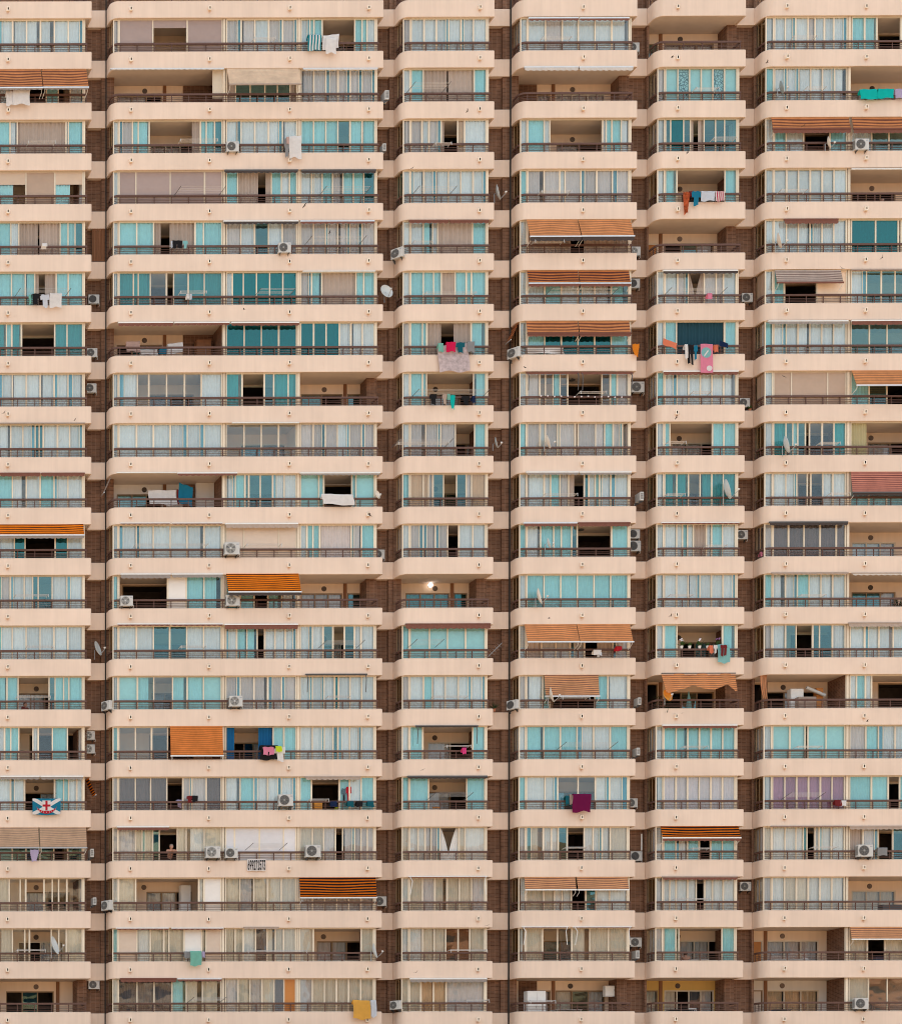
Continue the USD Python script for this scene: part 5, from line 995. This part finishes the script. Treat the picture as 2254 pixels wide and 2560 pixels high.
def seated(px, py, k, ypos, desc, top, face, hairc, chairmat):
    """A person sitting on a balcony chair, hands on the thighs; (px, py) is the head."""
    x = P(px, py, ypos)[0]; zf = zt(k) - PH + SL
    ch = thing('chair', f'chair under the seated person, {at(px, py)}', 'chair', (x, ypos, zf), 180 if face[1] > 0 else math.degrees(math.atan2(face[0], -face[1])))
    m = MB(); m.bevbox(-.22, .22, -.24, .2, .40, .44, .01); part(ch, 'seat', m, chairmat)
    for sx in (-.19, .19):
        for sy in (-.2, .17): part(ch, 'leg', MB().box(sx - .02, sx + .02, sy - .02, sy + .02, 0, .398 if sy < 0 else .399), chairmat)
    m = MB(); m.grid(np.array([[(xx, .19 + .06 * (z - .44), z) for xx in (-.21, 0, .21)] for z in (.445, .6, .85)])); part(ch, 'backrest', m, chairmat)
    p = thing('person', f'{desc}, {at(px, py)}', 'person', (x, ypos, zf), math.degrees(math.atan2(face[0], -face[1]))); J, B = {}, []
    J.update(hip=((0, .08, .54), .13), chest=((0, .12, .92), .14), neck=((0, .11, 1.09), .055), head=((0, .09, 1.22), .1), chin=((0, .03, 1.16), .06)); B += [('hip', 'chest'), ('chest', 'neck'), ('neck', 'head'), ('head', 'chin')]
    for s, n in ((-1, 'l'), (1, 'r')):
        J[n + 'sh'] = ((s * .19, .12, 1.02), .06); J[n + 'el'] = ((s * .25, .06, .74), .042); J[n + 'wrist'] = ((s * .15, -.18, .64), .028); J[n + 'th'] = ((s * .1, .05, .53), .09); J[n + 'kn'] = ((s * .12, -.38, .52), .06); J[n + 'an'] = ((s * .12, -.40, .09), .042); J[n + 'toe'] = ((s * .13, -.55, .04), .035)
        B += [('chest', n + 'sh'), (n + 'sh', n + 'el'), (n + 'el', n + 'wrist'), ('hip', n + 'th'), (n + 'th', n + 'kn'), (n + 'kn', n + 'an'), (n + 'an', n + 'toe')]
        fingers(J, B, n, np.array(J[n + 'wrist'][0]), (-s * .2, -1, -.1), (0, -.2, -1))
    body(J, B, 'body', p, 'skin', .02); head(p, J['head'][0], (0, -1, 0), hairc)
    S = {n: (J[n][0], J[n][1] + .015) for n in ('hip', 'lth', 'rth', 'lkn', 'rkn')}
    body(S, [('hip', 'lth'), ('hip', 'rth'), ('lth', 'lkn'), ('rth', 'rkn')], 'trousers', p, 'cloth_navy')
    if top:
        S = {n: (J[n][0], J[n][1] + .014) for n in ('hip', 'chest', 'lsh', 'rsh')}
        for n in 'lr': a, b = np.array(J[n + 'sh'][0]), np.array(J[n + 'el'][0]); S[n + 'slv'] = (a + (b - a) * .5, .06)
        body(S, [('hip', 'chest'), ('chest', 'lsh'), ('chest', 'rsh'), ('lsh', 'lslv'), ('rsh', 'rslv')], 'shirt', p, top)
seated(2204, 488, 4, .9, 'grey haired person sitting behind the railing', 'cloth_rose', (-.6, -.8), 'hair_grey', 'white_paint')
seated(66, 1756, 14, .8, 'person in dark top sitting behind the railing', 'cloth_maroon', (.5, -.85), 'hair_dark', 'white_paint')
seated(1712, 2372, 19, .95, 'bare shouldered person with dark hair sitting with back turned', None, (.3, .95), 'hair_dark', 'wood_orange')

# ---------------------------------------------------------------- furniture, plants, lamps and odds and ends on the balconies
def floor_at(k): return zt(k) - PH + SL
def chair(px, k, y, col, desc, rot=0):
    x = P(px, zpx(k), y)[0]; p = thing('chair', f'{desc}, {where(k, bayof(px))}', 'chair', (x, y, floor_at(k)), rot)
    part(p, 'seat', MB().bevbox(-.22, .22, -.22, .2, .42, .46, .012), col)
    for sx in (-.19, .19):
        for sy in (-.19, .17): part(p, 'leg', MB().box(sx - .02, sx + .02, sy - .02, sy + .02, 0, .419), col)
    m = MB(); m.bevbox(-.21, .21, .17, .2, .93, 1.0, .01)
    for sx in (-.19, -.1, 0, .1, .19): m.box(sx - .018, sx + .018, .175, .195, .461, .929)
    part(p, 'backrest', m, col)
def zpx(k): return 1.2 + 126.4 * k
def table(px, k, y, w, col, desc):
    x = P(px, zpx(k), y)[0]; p = thing('table', f'{desc}, {where(k, bayof(px))}', 'table', (x, y, floor_at(k)))
    part(p, 'table_top', MB().bevbox(-w / 2, w / 2, -.38, .38, .86, .90, .012), col)
    for sx in (-1, 1):
        for sy in (-.3, .3): part(p, 'leg', MB().box(sx * (w / 2 - .08) - .022, sx * (w / 2 - .08) + .022, sy - .022, sy + .022, 0, .859), col)
def chest(name, x0, x1, y0, y1, y, col, desc, cat, d=.5, doors=2, base=None):
    """A cupboard, crate or appliance standing on the balcony; the top-left and bottom-right pixels give its size."""
    q, e = P(x0, y0, y), P(x1, y1, y); k = kof(y1 - 5); zb = floor_at(k) if base is None else base; o = (.5 * (q[0] + e[0]), y, zb)
    p = thing(name, f'{desc}, {at(.5 * (x0 + x1), y0 + 6)}', cat, o); w, h = e[0] - q[0], max(.15, q[2] - zb)
    part(p, 'body', MB().bevbox(-w / 2, w / 2, 0, d, 0, h, .02), col)
    for i in range(doors):
        a = -w / 2 + w * i / doors + .015; c = -w / 2 + w * (i + 1) / doors - .015; dr = part(p, 'door', MB().box(a, c, -.018, -.002, .04, h - .05), col)
        part(dr, 'handle', MB().box(c - .05, c - .03, -.035, -.0185, h * .5, h * .5 + .12), 'steel_grey')
def pot(px, py, y, fl, desc, h=.35, leafy='leaf_green', z=None, potc='terracotta', n=26):
    q = P(px, py, y); z = q[2] if z is None else z; p = thing('potted_plant', f'{desc}, {at(px, py)}', 'potted plant', (q[0], y, z))
    m = MB(); m.tube([(0, 0, 0), (0, 0, .13), (0, 0, .15), (0, 0, .15)], [.06, .085, .09, .075], 12); part(p, 'pot', m, potc)
    r = random.Random(int(px * 7 + py)); m = MB()
    for _ in range(n * 4 if h > 1 else 0):                          # a climber: small leaves up a stem
        c = np.array([r.gauss(0, .13), r.gauss(0, .1), .1 + h * r.random()]); a = r.uniform(0, 6.28); e1 = np.array([math.cos(a), math.sin(a), r.uniform(-.8, .3)]) * .07; e2 = np.array([-math.sin(a), math.cos(a), r.uniform(-.4, .4)]) * .035
        m.add([c, c + e1 * .5 + e2, c + e1, c + e1 * .5 - e2], [(0, 1, 2, 3)])
    for _ in range(n if h <= 1 else 6):
        a, el, l = r.uniform(0, 6.28), r.uniform(.3, 1.4), h * r.uniform(.5, 1); d = np.array([math.cos(a) * math.cos(el), math.sin(a) * math.cos(el), math.sin(el)]); s = np.array([-math.sin(a), math.cos(a), 0]) * .028
        b = np.array([0, 0, .14]); m.add([b, b + d * l * .55 + s, b + d * l - (0, 0, .04 * l), b + d * l * .55 - s], [(0, 1, 2, 3)])
    part(p, 'leaves', m, leafy)
    if fl:
        m = MB()
        for _ in range(7): m.sphere((r.uniform(-.09, .09), r.uniform(-.09, .09), .15 + h * r.uniform(.65, 1.0)), .04, 5)
        part(p, 'flowers', m, fl)
def small(name, px, py, y, build, desc, cat, m):
    q = P(px, py, y); b = MB(); build(b); path = part('/World', name, b, m); UsdGeom.Xformable(stage.GetPrimAtPath(path)).AddTranslateOp().Set(Gf.Vec3d(*map(float, q))); tag(path, f'{desc}, {at(px, py)}', cat); return path

zr = lambda k: zt(k) + .525
for px, f, d in ((1703, 'flower_white', 'leftmost pot of white flowers on the rail'), (1723, None, 'low green pot plant on the rail'), (1748, 'flower_white', 'tall pot of white flowers on the rail'), (1768, None, 'small dark green pot plant on the rail'), (1793, 'flower_violet', 'pot of violet flowers at the right of the rail')):
    pot(px, 1612, .12, f, d, .42 if f else .28, z=zr(13), potc='white_paint')
for px, y, h, d in ((1650, .7, 1.5, 'tall dark climbing plant at the balcony corner'), (1664, .55, 1.3, 'leafy dark plant beside the orange dish'), (1800, .8, .9, 'dark plant at the right of a cluttered balcony')):
    pot(px, 1760, y, None, d, h, 'leaf_dark', floor_at(14), n=120)
pot(1235, 1772, .7, None, 'slim green plant on the ledge before brick', .5, 'leaf_dark', zt(14) - .02)
pot(1874, 1016, 1.1, None, 'small green plant under an air conditioner', .35, 'leaf_green', zt(8) - .02)
pot(2245, 1490, 1.6, None, 'dark leafy plant at the picture edge', .9, 'leaf_dark', floor_at(12) + .8, n=60)
chair(1450, 8, .8, 'wood_orange', 'light wooden chair behind string lights', 15); chair(1086, 16, .75, 'wood_orange', 'light wooden chair with slatted back', 180); chair(921, 12, .9, 'white_paint', 'white chair with high back'); chair(1695, 19, .6, 'wood_orange', 'wooden chair beside the seated person', 30)
table(800, 8, 1.0, 1.6, 'wood_brown', 'brown table crowded with small things'); table(1968, 19, .9, 1.9, 'white_paint', 'white table'); table(1740, 19, .9, 1.0, 'white_paint', 'pale table beside the seated person'); table(356, 7, 1.1, 1.5, 'white_paint', 'white table below laundry'); table(470, 12, 1.0, 1.2, 'cloth_purple', 'purple covered table')
table(1950, 20, 1.0, .9, 'dark_grey', 'dark table before orange curtains'); table(1415, 20, .8, 1.5, 'white_paint', 'low white table'); chair(2020, 19, .8, 'white_paint', 'white chair beside the white table', 20); chair(1735, 20, .8, 'white_paint', 'white chair with curved back'); table(1700, 20, 1.0, 1.3, 'dark_grey', 'dark sofa like table')
chest('cupboard', 1318, 1364, 2478, 2530, .5, 'white_paint', 'tall white two door cupboard', 'cupboard', .5, 2)
chest('wall_heater', 1512, 1536, 2465, 2492, 1.2, 'white_paint', 'white boiler box on the brick pier', 'boiler', .3, 1, base=P(1512, 2492, 1.2)[2])
chest('white_box', 1976, 2008, 1722, 1752, .8, 'white_paint', 'stacked white box', 'box', .4, 1); chest('orange_shelf', 2040, 2057, 1720, 1750, 1.0, 'wood_orange', 'small orange shelf', 'shelf', .3, 1); chest('cardboard_box', 1995, 2040, 1742, 1764, .45, 'cloth_tan', 'low brown box', 'box', .35, 1)
chest('cabinet', 452, 477, 2213, 2270, 1.4, 'panel_white', 'beige cabinet beside a dark doorway', 'cabinet', .4, 1); chest('cabinet', 492, 528, 848, 886, 1.3, 'wood_brown', 'dark brown cabinet before brick', 'cabinet', .5, 2); chest('crate', 785, 806, 2005, 2024, .5, 'dish_orange', 'orange crate beside a dark opening', 'crate', .35, 1); chest('crate', 840, 872, 2018, 2026, .4, 'cloth_neon', 'low green crate', 'crate', .3, 1)
chest('storage_bench', 490, 550, 1180, 1262, 1.7, 'panel_white', 'white built in cupboard between brick piers', 'cupboard', .2, 2)
chest('sink_unit', 2205, 2254, 2262, 2274, .7, 'dark_grey', 'low black storage bench', 'bench', .4, 1); chest('cool_box', 2190, 2254, 2392, 2402, .9, 'plastic_blue', 'low blue trunk', 'trunk', .4, 1)
for px, k, y, m, d in ((347, 18, .5, 'plastic_teal', 'teal bucket'), (455, 18, .6, 'plastic_blue', 'dark blue bucket'), (1168, 15, .4, 'grey_paint', 'grey bucket'), (1780, 20, .7, 'plastic_teal', 'teal bucket'), (923, 8, .5, 'dish_grey', 'pale blue bottle crate'), (2050, 20, .5, 'grey_paint', 'grey bucket'), (2188, 20, .5, 'plastic_blue', 'small blue bucket'), (1926, 20, .6, 'plastic_blue', 'blue tub at the side'), (1536, 13, .35, 'grey_paint', 'small grey bucket')):
    b = MB(); b.tube([(0, 0, 0), (0, 0, .78), (0, 0, .80), (0, 0, .74)], [.13, .19, .20, .17], 14); x = P(px, zpx(k), y)[0]
    path = part('/World', 'bucket', b, m); UsdGeom.Xformable(stage.GetPrimAtPath(path)).AddTranslateOp().Set(Gf.Vec3d(float(x), y, float(floor_at(k)))); tag(path, f'{d} on the balcony, {where(k, bayof(px))}', 'bucket')
# coats on hangers
washing(853, 866, 1972, 2007, 'cloth_black', 'shirt', 'black coat on a hanger', .25, False); washing(864, 878, 1968, 2006, 'cloth_red', 'shirt', 'dark red coat on a hanger', .22, False)
for px, c, d in ((868, 'cloth_darkteal', 'dark teal bundle on the rail'), (890, 'cloth_black', 'black bundle on the rail'), (918, 'cloth_darkteal', 'green black bundle at the rail end'), (826, 'cloth_navy', 'navy bundle inside the rail')):
    washing(px, px + 16, 2004, 2018, c, 'rect', d, -.12)
# string of bulbs on a rail
sp = thing('string_lights', f'string of small round bulbs along the handrail, {where(8, "D")}', 'string lights', P(1350, 990, .03)); q0 = P(1350, 990, .03); a = P(1346, 987, .03); c = P(1570, 990, .03); m = MB(); pts = []
for i in range(41): u = i / 40; pts.append(a + (c - a) * u - np.array([0, 0, .05 * abs(math.sin(u * 28))]))
m.tube(pts, .006, 4); part(sp, 'cable', m, 'dark_grey', q0)
for i in range(1, 40, 3): m = MB(); m.sphere(pts[i] - np.array([0, .02, .04]), .045, 6); part(sp, 'bulb', m, 'flower_white', q0)
# ceiling lamps
mat('lamp_glow', (1.0, 0.95, 0.88), 0.5, emit=3.0)
q = P(1076, 1463, 1.75); lp = thing('globe_lamp', f'round white wall lamp switched on, {where(12, "C")}', 'lamp', q)
m = MB(); m.sphere((0, 0, 0), .13, 12); part(lp, 'globe', m, 'lamp_glow', smooth=True); m = MB(); m.cyl((0, .12, 0), (0, 1, 0), .07, .07, .078, 12); part(lp, 'wall_plate', m, 'white_paint')
for px, py, k, b, d in ((1430, 951, 8, 'D', 'dark ceiling lamp with flat shade'), (1743, 1570, 13, 'E', 'flat dark ceiling lamp above flowers'), (1452, 1326, 11, 'D', 'flat ceiling lamp in open window'), (2174, 2198, 18, 'F2', 'black lantern on the balcony wall')):
    y = 1.1 if b != 'F2' else 1.7; q = P(px, py, y); z1 = zt(k - 1) - PH + .028; lp = thing('ceiling_lamp', f'{d}, {where(k, b)}', 'lamp', (q[0], y, z1)); dz = min(.3, z1 - q[2])
    m = MB(); m.tube([(0, 0, 0), (0, 0, -dz + .06)], .012, 6); part(lp, 'stem', m, 'dark_grey'); m = MB(); m.tube([(0, 0, -dz + .08), (0, 0, -dz + .03), (0, 0, -dz)], [.05, .16, .17], 16); part(lp, 'lamp_shade', m, 'dark_grey')
# a thick white conduit, a cable, a reed screen and a rolled sun shade
small('conduit', 1603, 2127, 1.2, lambda b: b.tube([(0, 0, 0), (0, 0, .95)], .045, 8), 'white conduit rising above an air conditioner', 'conduit', 'white_paint')
small('reed_screen', 246, 650, 1.0, lambda b: [b.tube([(-.33 + i * .045, .03 * (i % 2), -.05), (-.33 + i * .045 + .01, .03 * (i % 2), 1.93)], .024, 5) for i in range(16)], 'dark reed screen closing the brick recess', 'screen', 'wood_brown')
small('rolled_mat', 2035, 1730, .8, lambda b: b.tube([(-.45, 0, .25), (.6, 0, -.2)], .09, 10), 'grey rolled mat leaning on boxes', 'mat', 'grey_paint')
small('folded_parasol', 1600, 1740, .5, lambda b: [b.tube([(0, 0, -.2), (0, 0, .9)], .02, 6), b.tube([(0, 0, .1), (0, 0, .4), (0, 0, .88)], [.10, .12, .02], 9)], 'folded pale parasol', 'parasol', 'cloth_bluewhite') if False else None
small('folded_parasol', 1721, 1762, .55, lambda b: [b.tube([(0, 0, -.6), (0, 0, .75)], .02, 6), b.tube([(0, 0, -.35), (0, 0, -.2), (0, 0, .72)], [.16, .17, .02], 9)], 'pale turquoise folded parasol among clutter', 'parasol', 'cloth_paleteal')
small('antenna', 1230, 1645, .7, lambda b: [b.tube([(-.4, 0, -.1), (.55, 0, .85)], .018, 6)] + [b.tube([(-.3 + .14 * i - .12, 0, .0 + .14 * i + .1), (-.3 + .14 * i + .12, 0, .0 + .14 * i - .1)], .008, 4) for i in range(6)], 'slanting television antenna before brick', 'antenna', 'steel_grey')
small('mirror', 455, 1497, .7, lambda b: b.box(-.32, .32, -.02, .02, -.05, .33), 'small white box on the balcony', 'box', 'white_paint')
small('door_panel', 545, 212, .25, lambda b: [b.box(-.32, -.26, -.03, .03, -.75, .9), b.box(.26, .32, -.03, .03, -.75, .9), b.box(-.26, .26, -.03, .03, .82, .9), b.box(-.26, .26, -.01, .01, -.75, .82)], 'open glazed door leaf', 'door', 'frame_cream')

# ---------------------------------------------------------------- blocks across the way, seen mirrored in the lower windows
def opposite(x0, x1, yf, h, wall, desc, nb):
    p = thing('apartment_block', desc, 'building', (0, 0, 0)); part(p, 'wall', MB().box(x0, x1, yf - 14, yf, 0, h), wall); n = int(h // 3)
    for f in range(1, n):
        z = f * 3.0; part(p, 'balcony_front', MB().box(x0 - .2, x1 + .2, yf + .01, yf + 1.5, z, z + 1.05), wall)
    for i in range(nb):
        a = x0 + (x1 - x0) * (i + .25) / nb; c = x0 + (x1 - x0) * (i + .75) / nb; m = MB()
        for f in range(1, n): m.box(a, c, yf + .002, yf + .05, f * 3 + .1, f * 3 + 2.4)
        part(p, 'window_column', m, 'curtain_navy', kind='stuff')
mat('opp_white', (0.80, 0.68, 0.52), 0.9, noise=0.06, nscale=.2); mat('opp_brick', (0.42, 0.22, 0.13), 0.9, noise=0.1, nscale=.2); mat('opp_sand', (0.62, 0.46, 0.32), 0.9, noise=0.06, nscale=.2)
opposite(-20, 34, -165, 44, 'opp_sand', 'sand coloured block mirrored in the lowest windows of the left bays', 9); opposite(40, 74, -172, 55, 'opp_white', 'white block mirrored in the lowest windows of the wide bay', 6); opposite(80, 112, -160, 50, 'opp_brick', 'brick red block mirrored in the lowest windows of the right bays', 6); opposite(118, 170, -170, 42, 'opp_brick', 'long brown block mirrored at the right edge', 9)

dups = [l for l, n in LABELS.items() if n > 1]
if dups: print('REPEATED LABELS', dups)
for p in stage.GetPrimAtPath('/World').GetChildren():
    l = p.GetCustomDataByKey('label')
    if l and not 4 <= len(l.split()) <= 16: print('LABEL LENGTH', p.GetPath(), len(l.split()), l)
